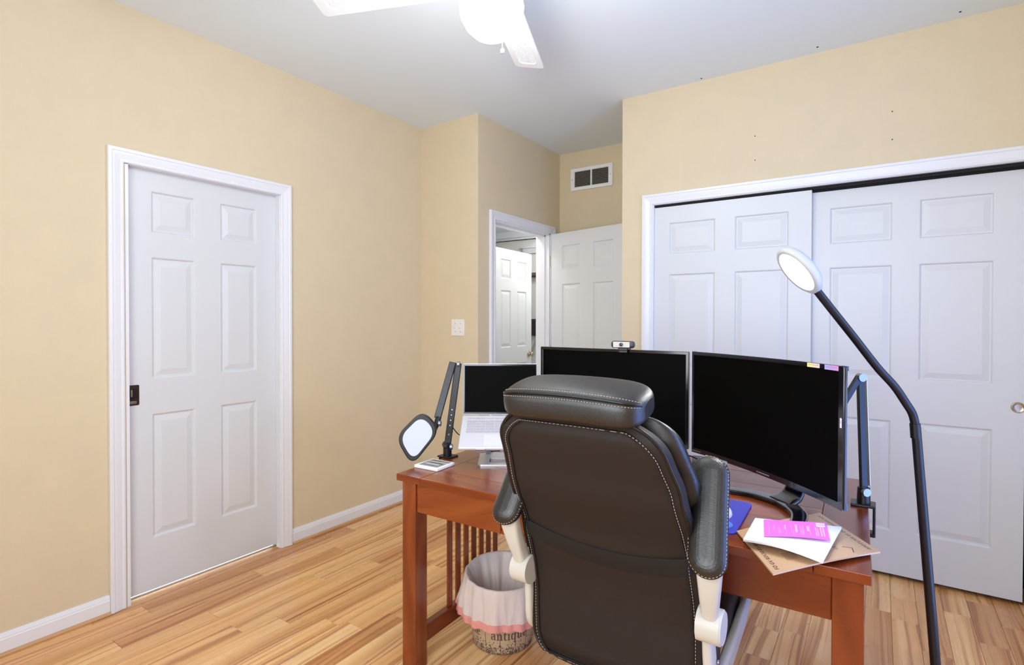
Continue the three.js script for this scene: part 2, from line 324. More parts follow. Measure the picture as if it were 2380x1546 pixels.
// nail holes left in the closet wall and the ceiling edge
{
  const w = scene.getObjectByName('wall_closet');
  for (const [x, y] of [[0.046, 2.37], [0.047, 2.23], [-0.59, 2.367], [-0.589, 2.231]]) { const g = new THREE.CylinderGeometry(0.003, 0.003, 0.002, 10); g.rotateX(Math.PI / 2); g.translate(x, y, ZC + 0.0005); part('nail_hole', g, m.dark, w); }
  const c = scene.getObjectByName('ceiling');
  for (const [x, z] of [[-0.278, -3.243], [-0.881, -3.281], [0.299, -3.242]]) { const g = new THREE.CylinderGeometry(0.005, 0.005, 0.002, 10); g.translate(x, HC - 0.0005, z); part('nail_hole', g, m.dark, c); }
}

// ---------------------------------------------------------------- six-panel doors
function panelGeo(w, h, t) { // raised field in a moulded recess; front at z = 0, back at -t
  const loops = [[0, 0], [0.004, -0.0015], [0.009, -0.009], [0.015, -0.009], [0.042, -0.0025], [0.044, -0.0025]], pos = [];
  const rect = (i, z) => [[i, i, z], [w - i, i, z], [w - i, h - i, z], [i, h - i, z]];
  for (let k = 0; k + 1 < loops.length; k++) { const a = rect(...loops[k]), b = rect(...loops[k + 1]); for (let j = 0; j < 4; j++) { const q = (j + 1) % 4; pos.push(...a[j], ...a[q], ...b[q], ...a[j], ...b[q], ...b[j]); } }
  const f = rect(...loops[loops.length - 1]); pos.push(...f[0], ...f[1], ...f[2], ...f[0], ...f[2], ...f[3]);
  const k = rect(0, -t), a = rect(0, 0); pos.push(...k[0], ...k[2], ...k[1], ...k[0], ...k[3], ...k[2]);
  for (let j = 0; j < 4; j++) { const q = (j + 1) % 4; pos.push(...a[q], ...a[j], ...k[j], ...a[q], ...k[j], ...k[q]); }
  const g = new THREE.BufferGeometry(); g.setAttribute('position', new THREE.Float32BufferAttribute(pos, 3)); g.computeVertexNormals(); return plain(g);
}
function sixPanel(parent, w, h, cols, rows, t = 0.034, mat = m.door) { // local x 0..w, y 0..h, front at z = 0
  const s = new THREE.Shape(); s.moveTo(0, 0); s.lineTo(w, 0); s.lineTo(w, h); s.lineTo(0, h); s.closePath();
  for (const [x0, x1] of cols) for (const [y0, y1] of rows) { const q = new THREE.Path(); q.moveTo(x0, y0); q.lineTo(x0, y1); q.lineTo(x1, y1); q.lineTo(x1, y0); q.closePath(); s.holes.push(q); }
  const g = new THREE.ExtrudeGeometry(s, { depth: t, bevelEnabled: false }); g.translate(0, 0, -t);
  part('door_frame', g, mat, parent);
  for (const [x0, x1] of cols) for (const [y0, y1] of rows) { const q = part('panel', panelGeo(x1 - x0, y1 - y0, t - 0.004), mat, parent); q.position.set(x0, y0, 0); }
}
const ROWS = [[0.25, 0.85], [1.02, 1.605], [1.722, 1.922]], COLS = [[0.118, 0.318], [0.447, 0.647]];
{ // pocket door in the left wall
  const d = struct('door_1', null, null, 'white six-panel pocket door with a brass edge pull', 'door'); d.position.set(XL - 0.0415, 0.018, -1.05); d.rotation.y = Math.PI / 2;
  sixPanel(d, 0.768, 2.026, COLS, ROWS);
  const p = new THREE.Group(); p.name = 'edge_pull'; p.position.set(0.034, 0.948, 0); d.add(p); p.userData.label = 'dark bronze recessed edge pull';
  part('plate', extrude(roundRect(0.058, 0.096, 0.006), 0.0016, 0.0006), m.bronze, p);
  part('cup', extrude(roundRect(0.034, 0.05, 0.009), 0.0012, 0.0005).translate(0.004, 0.006, 0.0016), m.dark, p);
  part('latch', [extrude(roundRect(0.03, 0.012, 0.003), 0.003, 0.001).translate(0.002, -0.034, 0.001), extrude(roundRect(0.008, 0.034, 0.003), 0.004, 0.001).translate(-0.004, 0.01, 0.002)], m.nickel, p);
}
{ // entry door, opened into the alcove
  const d = struct('door_2', null, null, 'white six-panel entry door standing open against the vent wall', 'door'); d.position.set(-2.286, 0.012, -3.948); d.rotation.y = -Math.atan2(0.174, 0.70);
  sixPanel(d, 0.762, 2.026, COLS, ROWS);
  for (const y of [0.2, 1.0, 1.76]) part('hinge', [rod([-0.004, y, -0.002], [-0.004, y + 0.09, -0.002], 0.006), box(-0.002, 0.0, y, y + 0.09, -0.03, 0)], m.nickel, d);
  const k = lathe([[0.0, 0.062], [0.018, 0.06], [0.027, 0.048], [0.024, 0.034], [0.011, 0.026], [0.011, 0.01], [0.03, 0.008], [0.032, 0]], 24); k.rotateX(Math.PI / 2); k.translate(0.695, 0.93, 0); part('knob', k, m.nickel, d);
}
const CCOLS = [[0.103, 0.382], [0.49, 0.775]];
function closetDoor(name, x, z, h, label, pull) {
  const d = struct(name, null, null, label, 'door'); d.position.set(x, 0.022, z); sixPanel(d, 0.885, h, CCOLS, [[0.222, 0.79], [1.0, 1.587], [1.71, 1.907]], 0.032);
  const g = lathe([[0, 0.001], [0.012, 0.0012], [0.019, 0.002], [0.021, 0.004], [0.024, 0.004], [0.0255, 0]], 24); g.rotateX(Math.PI / 2); g.translate(pull, 0.9, 0); part('cup_pull', g, m.nickel, d, 'round brushed metal cup pull');
}
closetDoor('door_3', -1.192, ZC - 0.022, 2.007, 'white six-panel closet door that slides in front, beside the alcove corner', 0.05);
closetDoor('door_4', -0.328, ZC - 0.061, 1.998, 'white six-panel closet door that slides behind the other, with a round pull', 0.862);

// ---------------------------------------------------------------- hall and bath beyond the doors
struct('wall_hall', [box(-4.82, -4.7, 0, HC, -5.95, 0.62), box(-4.7, -2.31, 0, HC, -5.89, -5.77), box(XJ - TH, XJ, 0, HC, -5.77, ZB - TH), box(-3.29, -3.19, 0, HC, -4.28, ZS - TH)], m.hallwall, 'white walls of the hallway beyond the entry doorway', 'wall');
struct('wall_bath', [box(-4.7, XL - TH, 0, HC, ZS - TH, ZS - 0.005), box(-4.7, XL - TH, 0, HC, ZF, ZF + TH)], m.hallwall, 'white walls behind the pocket door', 'wall');
struct('ceiling_hall', [box(-4.7, XJ - TH, 2.44, 2.5, -5.77, ZS - TH)], m.ceiling, 'white hallway ceiling', 'ceiling');
struct('floor_hall', [box(-4.82, XJ - TH, -0.1, 0, -5.95, ZS - TH), box(XJ - TH, XJ - 0.001, -0.0084, 0, -3.95, -3.18)], m.tile, 'pale hallway floor', 'floor');
struct('floor_bath', [box(-4.82, XL - 0.075, -0.1, 0, ZS - TH, 0.62)], m.tile, 'white tiled floor behind the pocket door', 'floor');
struct('trim_8', [box(-4.7, XJ - TH, 2.33, 2.44, -5.77, -5.72), box(-4.7, XJ - TH, 2.36, 2.44, -5.77, -5.69), box(-4.7, XJ - TH, 2.33, 2.345, -5.77, -5.705)], m.trim, 'white crown moulding along the hallway end wall', 'trim');
struct('trim_9', [box(-3.74, -2.9, 2.15, 2.225, -5.77, -5.735), box(-3.74, -2.9, 2.215, 2.235, -5.77, -5.72)], m.trim, 'white door head casing on the hallway end wall', 'trim');
{
  const d = struct('door_5', null, null, 'white six-panel hallway door seen ajar through the entry doorway', 'door'); d.position.set(-3.13, 0.012, -4.292); d.rotation.y = Math.PI / 2 + 0.066;
  sixPanel(d, 0.762, 2.026, COLS, ROWS);
  const k = lathe([[0.0, 0.06], [0.018, 0.058], [0.026, 0.047], [0.023, 0.034], [0.011, 0.026], [0.011, 0.01], [0.03, 0.008], [0.032, 0]], 24); k.rotateX(Math.PI / 2); k.translate(0.7, 0.93, 0); part('knob', k, m.nickel, d);
}
single('wall_ledge', [box(-3.68, -3.1, 1.865, 1.9, -5.77, -5.68), box(-3.68, -3.1, 1.85, 1.865, -5.77, -5.72)], std('#6e5f5c', 0.5), 'narrow grey brown ledge high on the hallway end wall', 'shelf');
single('dark_panel', [rbox(-3.66, -3.25, 1.115, 1.325, -5.77, -5.74, 0.004), rbox(-3.66, -3.25, 1.275, 1.295, -5.745, -5.735, 0.002)], phy('#3c2b3a', 0.4), 'dark plum wall panel in the hallway above the handrail', 'panel');
{
  const h = thing('handrail', 'pale grey handrail rising along the hallway end wall', 'handrail', [-3.5, 0.9, -5.72]);
  part('rail', rod([-0.14, -0.1, 0.04], [0.32, 0.72, 0.04], 0.018), std('#b9b3ac', 0.4), h);
  for (const k of [0.25, 0.8]) part('bracket', rod([-0.14 + 0.46 * k, -0.1 + 0.82 * k, -0.05], [-0.14 + 0.46 * k, -0.1 + 0.82 * k, 0.04], 0.01), m.nickel, h);
}
function ceilingGlobe(name, x, y, z, cd, label) {
  const t = thing(name, label, 'lamp', [x, y, z]);
  part('base', cyl(0.09, 0.09, 0.03, 32, 0, -0.03), m.white, t);
  const g = new THREE.SphereGeometry(0.11, 32, 20); g.scale(1, 0.7, 1); g.translate(0, -0.09, 0); part('lamp_globe', g, m.glowhall, t);
  const l = new THREE.PointLight(0xffffff, cd); l.position.set(0, -0.09, 0); l.shadow.radius = 4; t.add(l);
}
ceilingGlobe('unseen_hallway_light', -2.75, 2.44, -5.2, HALL_CD, 'round white ceiling light at the far end of the hallway');
ceilingGlobe('unseen_hallway_light', -2.72, 2.44, -3.6, 0.45, 'unseen round white ceiling light added outside the doorway to brighten the alcove');  // second hall light, added to lift the open door and the alcove
ceilingGlobe('bath_ceiling_light', -3.9, HC, -1.4, BATH_CD, 'round white ceiling light behind the pocket door');

// ---------------------------------------------------------------- switch, vent, ceiling fan
{
  const t = thing('light_switch', 'ivory double light switch plate on the short wall', 'switch', [-2.488, 1.205, ZS]);
  part('cover_plate', extrude(roundRect(0.118, 0.118, 0.006), 0.003, 0.002).translate(0, 0.0595, 0.001), m.plate, t);
  for (const x of [-0.023, 0.023]) {
    part('toggle', [bar([x, 0.055, 0.004], [x, 0.066, 0.016], 0.009, 0.008)], m.plate, t);
    part('toggle_slot', box(x - 0.006, x + 0.006, 0.047, 0.072, 0.004, 0.0056), std('#cfc9be', 0.6), t);
    for (const y of [0.03, 0.09]) part('screw', new THREE.CylinderGeometry(0.003, 0.003, 0.002, 12).rotateX(Math.PI / 2).translate(x, y - 0.0005, 0.0055), m.nickel, t);
  }
}
{
  const t = thing('air_vent', 'white return air grille high on the alcove wall', 'vent', [-2.0035, 2.422, ZB]);
  const w = 0.385, h = 0.186, s = roundRect(w, h, 0.004);
  for (const x of [-0.081, 0.081]) { const q = new THREE.Path(); q.moveTo(x - 0.074, -0.065); q.lineTo(x - 0.074, 0.065); q.lineTo(x + 0.074, 0.065); q.lineTo(x + 0.074, -0.065); q.closePath(); s.holes.push(q); }
  part('frame', extrude(s, 0.008, 0.003).translate(0, h / 2, 0.003), m.white, t);
  part('backing', box(-0.16, 0.16, 0.025, 0.16, 0.0005, 0.0015), m.ventdark, t);
  for (const x of [-0.081, 0.081]) for (let k = 0; k < 13; k++) { const g = new THREE.BoxGeometry(0.148, 0.0012, 0.009); g.rotateX(0.6); g.translate(x, 0.033 + k * 0.0102, 0.007); part('slat', g, std('#a39b93', 0.5), t); }
  for (const x of [-0.176, 0.176]) part('screw', new THREE.CylinderGeometry(0.004, 0.004, 0.002, 12).rotateX(Math.PI / 2).translate(x, 0.093, 0.0145), m.nickel, t);
}
{
  const t = thing('ceiling_fan', 'white ceiling fan with cane blades and a lit round globe', 'ceiling fan', [-1.156, HC, -1.564]);
  const Y = (y) => y - HC, BY = 2.552;
  part('canopy', lathe([[0.0, Y(2.752)], [0.085, Y(2.752)], [0.085, Y(2.735)], [0.05, Y(2.71)], [0.02, Y(2.7)], [0.02, Y(2.66)]]), m.fanwhite, t);
  part('motor_housing', lathe([[0.0, Y(2.675)], [0.06, Y(2.675)], [0.115, Y(2.65)], [0.125, Y(2.615)], [0.12, Y(2.565)], [0.09, Y(2.545)], [0.075, Y(2.53)], [0.075, Y(2.515)], [0.0, Y(2.515)]]), m.fanwhite, t);
  part('lamp_collar', lathe([[0.05, Y(2.525)], [0.082, Y(2.522)], [0.084, Y(2.502)], [0.06, Y(2.495)]]), m.fanwhite, t);
  part('lamp_globe', lathe([[0, Y(2.326)], [0.032, Y(2.33)], [0.064, Y(2.345)], [0.092, Y(2.372)], [0.111, Y(2.408)], [0.117, Y(2.444)], [0.111, Y(2.474)], [0.094, Y(2.495)], [0.062, Y(2.508)]].reverse()), m.globe, t, 'glowing white glass globe');
  const l = new THREE.PointLight(new THREE.Color(0.98, 1.01, 1.01), FAN_CD); l.position.set(0, Y(2.42), 0); l.shadow.radius = 5; t.add(l);
  for (let k = 0; k < 4; k++) {
    const b = new THREE.Group(); b.name = 'blade'; t.add(b); b.rotation.y = Math.atan2(-0.258, -0.672) + k * Math.PI / 2; // local +z points outwards
    const s = roundRect(0.142, 0.55, 0.02), hole = roundRect(0.084, 0.32, 0.022, THREE.Path);
    s.holes.push(new THREE.Path(hole.getPoints(10).map((p) => new THREE.Vector2(p.x, p.y + 0.072)).reverse()));
    const g = extrude(s, 0.004, 0.0015); g.rotateX(Math.PI / 2); g.translate(0, 0, 0.432); g.rotateZ(0.18); g.translate(0, Y(BY), 0); part('blade_frame', g, m.fanwhite, b);
    const weave = [];
    for (let i = -4; i <= 4; i++) weave.push(box(i * 0.0105 - 0.0028, i * 0.0105 + 0.0028, -0.001, 0.0003, -0.162, 0.162));
    for (let i = -15; i <= 15; i++) weave.push(box(-0.044, 0.044, -0.0004, 0.001, i * 0.0105 - 0.0028, i * 0.0105 + 0.0028));
    const w = merge(weave); w.translate(0, -0.002, 0.504); w.rotateZ(0.18); w.translate(0, Y(BY), 0); part('cane_insert', w, m.fanwhite, b).userData.kind = 'stuff';
    part('blade_arm', [bar([0, Y(BY + 0.02), 0.09], [0, Y(BY + 0.008), 0.2], 0.035, 0.008), extrude(roundRect(0.09, 0.07, 0.02), 0.004, 0.001).rotateX(Math.PI / 2).translate(0, Y(BY + 0.008), 0.215)], m.fanwhite, b);
    for (const x of [-0.02, 0.02]) part('screw', new THREE.SphereGeometry(0.006, 12, 8).scale(1, 0.5, 1).translate(x, Y(BY - 0.005), 0.215), m.nickel, b);
  }
  part('pull_chain', [rod([0.033, Y(2.345), -0.022], [0.033, Y(2.296), -0.022], 0.0014, 0.0014, 8)], m.fanwhite, t);
  part('chain_knob', lathe([[0, Y(2.28)], [0.007, Y(2.281)], [0.008, Y(2.287)], [0.0065, Y(2.295)], [0.002, Y(2.298)]], 20).translate(0.033, 0, -0.022), m.fanwhite, t);
}

// ---------------------------------------------------------------- desk
const DESK = [-0.767, 0, -1.884], TURN = 0.028, TOP = 0.745;
{
  const t = thing('writing_desk', 'reddish brown oak writing desk with slatted sides', 'desk', DESK, TURN);
  const b = (name, x0, x1, y0, y1, z0, z1, ax, k = Math.floor(rnd() * 4), r = 0.003) => part(name, grain(rbox(x0, x1, y0, y1, z0, z1, r), ax, 1 / 1.5, rnd(), rnd()), deskMats[k], t);
  const hw = 0.747, hd = 0.432, y0 = 0.719, e = 0.118, g = 0.0006;
  b('tabletop_board', -hw, -hw + e, y0, TOP, -hd, hd, 'z', 0);
  b('tabletop_board', hw - e, hw, y0, TOP, -hd, hd, 'z', 3);
  b('tabletop_board', -hw + e + g, hw - e - g, y0, TOP, hd - e, hd, 'x', 0);
  b('tabletop_board', -hw + e + g, hw - e - g, y0, TOP, -hd, -hd + e, 'x', 2);
  const n = 4, d = (2 * hd - 2 * e) / n;
  for (let i = 0; i < n; i++) b('tabletop_board', -hw + e + g, hw - e - g, y0, TOP - 0.0002, -hd + e + i * d + g, -hd + e + (i + 1) * d - g, 'x', [2, 0, 2, 1][i], 0.001);
  const lx = hw - 0.014, lz = hd - 0.018, L = 0.066;
  for (const sx of [-1, 1]) for (const sz of [-1, 1]) b('leg', sx > 0 ? lx - L : -lx, sx > 0 ? lx : -lx + L, 0.001, y0, sz > 0 ? lz - L : -lz, sz > 0 ? lz : -lz + L, 'y', sx > 0 ? 3 : 0);
  const ax = lx - L, az = lz - L, ya = 0.605;
  // front: two apron panels, a drawer between them, a rail below and above it
  const dx0 = -0.29, dx1 = 0.31, fz = lz - 0.008;
  b('apron_panel', -ax, dx0 - 0.001, ya, y0, fz - 0.022, fz, 'x', 0); b('apron_panel', dx1 + 0.001, ax, ya, y0, fz - 0.022, fz, 'x', 3);
  b('apron_rail', dx0, dx1, ya, 0.62, fz - 0.022, fz, 'x', 1); b('apron_rail', dx0, dx1, 0.703, y0, fz - 0.022, fz, 'x', 1);
  const dr = new THREE.Group(); dr.name = 'drawer'; t.add(dr);
  part('drawer_front', grain(rbox(dx0 + 0.002, dx1 - 0.002, 0.622, 0.701, fz - 0.02, fz + 0.001, 0.002), 'x', 1 / 1.5, 0.3, 0.6), deskMats[0], dr);
  for (const x of [-0.14, 0.16]) part('knob', lathe([[0, 0.024], [0.012, 0.022], [0.014, 0.016], [0.007, 0.008], [0.009, 0]], 20).rotateX(Math.PI / 2).translate(x, 0.66, fz + 0.001), m.bronze, dr);
  b('apron_panel', -ax, ax, ya, y0, -lz + 0.008, -lz + 0.03, 'x', 1);
  for (const s of [-1, 1]) {
    const x0 = s > 0 ? lx - 0.045 : -lx + 0.023, x1 = x0 + 0.022;
    b('apron_panel', x0, x1, ya, y0, -az, az, 'z', s > 0 ? 3 : 0);
    b('stretcher', x0 - 0.004, x1 + 0.004, 0.075, 0.14, -az, az, 'z', 3);
    for (let i = 0; i < 7; i++) { const z = 0.008 + (i - 3) * 0.0555; b('slat', x0 + 0.007, x1 - 0.006, 0.14, ya, z - 0.0145, z + 0.0145, 'y', i % 4, 0.002); }
  }
}

// ---------------------------------------------------------------- monitors
function monitorStand(t, w, back, yb) { // neck and V-shaped foot on the desk
  part('neck', bar([0, 0.008, -back - 0.02], [0, yb + 0.08, -back], 0.05, 0.02), m.blackgloss, t);
}
function vFoot(t, span, reach, zc) {
  const s = (sx) => sweep([[0, 0.008, zc], [sx * span * 0.45, 0.008, zc + reach * 0.22], [sx * span * 0.8, 0.008, zc + reach * 0.7], [sx * span, 0.008, zc + reach]], [[0.03, 0.008], [0.024, 0.008], [0.02, 0.008], [0.018, 0.007]], 5, 24, 20, V(0, 0, 1));
  part('stand_foot', s(-1), m.blackgloss, t); part('stand_foot', s(1), m.blackgloss, t);
  part('stand_hub', sweep([[0, 0.008, zc + 0.02], [0, 0.03, zc - 0.035], [0, 0.1, zc - 0.055], [0, 0.19, zc - 0.05]], [[0.05, 0.009], [0.04, 0.01], [0.03, 0.011], [0.028, 0.012]], 3, 24, 20), m.blackgloss, t);
}
{ // flat one in the middle, parallel to the closet
  const t = thing('flat_monitor', 'wide flat black monitor with a webcam on top', 'monitor', [-0.901, TOP, -2.02], 0.0);
  const w = 0.64, y0 = 0.1, y1 = 0.463, bz = 0.012;
  const s = roundRect(w, y1 - y0, 0.004), h = roundRect(w - 2 * bz, y1 - y0 - 2 * bz - 0.004, 0.001, THREE.Path); s.holes.push(new THREE.Path(h.getPoints(4).reverse().map((p) => new THREE.Vector2(p.x, p.y + 0.002))));
  part('bezel', extrude(s, 0.012, 0.0015).translate(0, (y0 + y1) / 2, -0.01), m.blackgloss, t);
  part('screen', box(-w / 2 + bz, w / 2 - bz, y0 + bz + 0.004, y1 - bz, -0.006, -0.002), m.screen, t);
  part('back_shell', rbox(-w / 2 + 0.01, w / 2 - 0.01, y0 + 0.01, y1 - 0.01, -0.045, -0.008, 0.016, 3), m.blacksatin, t);
  vFoot(t, 0.2, 0.14, -0.07);
  part('neck', bar([0, 0.12, -0.115], [0, 0.28, -0.05], 0.06, 0.02), m.blacksatin, t);
}
{ // curved one on the right, turned towards the chair
  const t = thing('curved_monitor', 'curved glossy black monitor with stickers, angled beside the floor lamp', 'monitor', [-0.315, TOP, -1.795], -0.69);
  const w = 0.636, y0 = 0.1, y1 = 0.466, R = 1.8;
  const bend = (g) => { const p = g.attributes.position; for (let i = 0; i < p.count; i++) { const x = p.getX(i); p.setZ(i, p.getZ(i) + x * x / (2 * R) - (w / 2) ** 2 / (2 * R)); } g.computeVertexNormals(); return g; };
  const seg = (x0, x1, ya, yb, z0, z1, n = 24) => { const g = new THREE.BoxGeometry(x1 - x0, yb - ya, z1 - z0, n, 1, 1); g.translate((x0 + x1) / 2, (ya + yb) / 2, (z0 + z1) / 2); return plain(bend(plain(g))); };
  const sw = w / 2;
  part('bezel', [seg(-sw, sw, y1 - 0.012, y1, -0.012, 0.004), seg(-sw, sw, y0, y0 + 0.017, -0.012, 0.004), seg(-sw, -sw + 0.009, y0, y1, -0.012, 0.004, 1), seg(sw - 0.016, sw, y0, y1, -0.008, 0.006, 1)], m.blackgloss, t);
  part('side_trim', [rod([sw - 0.002, y0 + 0.004, 0.0], [sw - 0.002, y1 - 0.004, 0.0], 0.0055)], m.blackgloss, t);
  part('screen', seg(-sw + 0.009, sw - 0.016, y0 + 0.017, y1 - 0.012, -0.006, 0.0005), m.screen, t);
  part('back_shell', seg(-sw + 0.05, sw - 0.05, y0 + 0.03, y1 - 0.03, -0.04, -0.011), m.blacksatin, t);
  const st = (c1, c2) => canvasTex(128, 48, (g, W_, H_) => { const q = g.createLinearGradient(0, 0, W_, 0); q.addColorStop(0, c1); q.addColorStop(1, c2); g.fillStyle = q; g.fillRect(0, 0, W_, H_); g.fillStyle = 'rgba(90,70,110,0.55)'; for (let i = 0; i < 16; i++) g.fillRect(8 + i * 7, 12 + (i * 7) % 14, 4, 9); });
  const sticker = (x0, x1, ya, yb, z, tex) => { const g = new THREE.PlaneGeometry(x1 - x0, yb - ya, 6, 1); g.translate((x0 + x1) / 2, (ya + yb) / 2, z); part('sticker', bend(g), std('#ffffff', 0.5, { map: tex }), t); };
  sticker(0.185, 0.232, y1 - 0.0125, y1 - 0.001, 0.0046, st('#e6dd8a', '#dcc4cc')); sticker(0.25, 0.3, y1 - 0.0135, y1 - 0.001, 0.0046, st('#a9a4e0', '#d794d0'));
  sticker(sw - 0.008, sw - 0.0005, 0.31, 0.335, 0.0084, st('#e6dfe8', '#cfc6da'));
  sticker(-0.02, 0.04, y0 + 0.004, y0 + 0.011, 0.0046, canvasTex(128, 24, (g, W_, H_) => { g.fillStyle = '#0b0a12'; g.fillRect(0, 0, W_, H_); g.fillStyle = '#c05a5a'; g.fillRect(4, 6, 14, 12); g.fillStyle = '#b9b9c6'; for (let i = 0; i < 8; i++) g.fillRect(24 + i * 12, 8, 8, 9); }));
  sticker(-sw + 0.002, -sw + 0.05, y0 + 0.003, y0 + 0.011, 0.0046, canvasTex(128, 24, (g, W_, H_) => { g.fillStyle = '#0b0a12'; g.fillRect(0, 0, W_, H_); g.fillStyle = '#8f8f9c'; for (let i = 0; i < 6; i++) g.fillRect(8 + i * 18, 7, 11, 9); }));
  part('plastic_film', [seg(-0.25, -0.15, y0 - 0.006, y0 + 0.004, 0.0042, 0.0052, 8)], phy('#b9bcc8', 0.2), t, 'loose strip of clear protective film');
  vFoot(t, 0.22, 0.17, -0.11);
}
{
  const t = thing('webcam', 'small black and silver webcam clipped on the flat monitor', 'webcam', [-0.835, 1.208, -2.005], 0.12);
  part('body', rbox(-0.047, 0.047, 0.006, 0.034, -0.014, 0.012, 0.011, 4), m.grayplastic, t);
  part('face_plate', extrude(roundRect(0.066, 0.022, 0.003), 0.003, 0.001).translate(-0.003, 0.02, 0.011), m.silverplastic, t, 'silver face plate');
  part('lens', [new THREE.CylinderGeometry(0.0085, 0.0085, 0.004, 24).rotateX(Math.PI / 2).translate(-0.003, 0.02, 0.0155), new THREE.SphereGeometry(0.006, 16, 10).scale(1, 1, 0.4).translate(-0.003, 0.02, 0.0175)], m.blackgloss, t);
  const tx = canvasTex(64, 24, (g, W_, H_) => { g.fillStyle = '#dedbd8'; g.fillRect(0, 0, W_, H_); g.fillStyle = '#77727a'; for (let i = 0; i < 5; i++) g.fillRect(6 + i * 11, 8, 8, 8); });
  part('marking', new THREE.PlaneGeometry(0.01, 0.003).translate(-0.023, 0.02, 0.0152), std('#ffffff', 0.5, { map: tx }), t);
  part('clip', [rbox(-0.018, 0.02, -0.004, 0.008, -0.05, 0.01, 0.003), rbox(-0.016, 0.018, -0.012, 0.0, 0.0, 0.004, 0.0015)], m.blacksatin, t);
}

// ---------------------------------------------------------------- laptop on its stand
const LAP = [-1.317, -1.845], LTURN = 0.597;
{
  const t = thing('laptop_stand', 'silver aluminium laptop stand with a slotted base plate', 'laptop stand', [LAP[0], TOP, LAP[1]], LTURN);
  const s = roundRect(0.26, 0.2, 0.018), h = roundRect(0.17, 0.07, 0.004, THREE.Path); s.holes.push(new THREE.Path(h.getPoints(4).reverse().map((p) => new THREE.Vector2(p.x, p.y - 0.03))));
  part('base_plate', extrude(s, 0.006, 0.0015).rotateX(-Math.PI / 2).translate(0.045, 0.0005, 0.045), m.alu, t);
  for (const x of [-0.05, 0.12]) part('upright', [bar([x, 0.005, -0.02], [x, 0.09, 0.02], 0.02, 0.006), bar([x, 0.09, 0.02], [x, 0.125, 0.085], 0.02, 0.006)], m.alu, t);
  const pl = rbox(-0.11, 0.12, -0.006, -0.001, 0.01, 0.2, 0.002).rotateX(0.425).translate(0, 0.166, -0.006); part('top_plate', pl, m.alu, t);
  for (const x of [-0.07, 0.09]) part('stop_lip', rbox(x - 0.018, x + 0.018, -0.008, 0.012, 0.221, 0.226, 0.002).rotateX(0.425).translate(0, 0.166, -0.006), m.alu, t);
}
{
  const t = thing('laptop', 'silver open laptop with a black screen tilted on the stand', 'laptop', [LAP[0], TOP + 0.166, LAP[1]], LTURN);
  const base = new THREE.Group(); base.name = 'base'; base.rotation.x = 0.425; base.position.z = -0.006; t.add(base);
  part('case', rbox(-0.157, 0.157, 0.0, 0.013, 0, 0.22, 0.005, 3), m.laptop, base);
  part('trackpad', rbox(-0.06, 0.06, 0.0125, 0.0134, 0.135, 0.205, 0.0004), std('#d3d2e0', 0.4), base);
  const keys = [];
  for (let r = 0; r < 6; r++) { const n = r === 5 ? 8 : 14, y = 0.022 + r * 0.0175; for (let k = 0; k < n; k++) { const x0 = -0.133 + k * 0.266 / n, x1 = x0 + 0.266 / n - 0.0022; keys.push([x0, x1, y, y + (r ? 0.0152 : 0.009)]); } }
  for (const [x0, x1, z0, z1] of keys) part('key', board(x0, x1, 0.0125, 0.0142, z0, z1, 0.0006), m.key, base);
  const lid = new THREE.Group(); lid.name = 'lid'; lid.position.set(0, 0.012, -0.006); lid.rotation.x = -0.06; t.add(lid);
  part('shell', rbox(-0.157, 0.157, 0, 0.216, -0.006, 0, 0.004, 2), m.laptop, lid);
  part('bezel', rbox(-0.1545, 0.1545, 0.004, 0.2135, -0.001, 0.0006, 0.0005), m.blackgloss, lid);
  part('screen', box(-0.149, 0.149, 0.011, 0.2065, 0, 0.001), m.screen, lid);
}
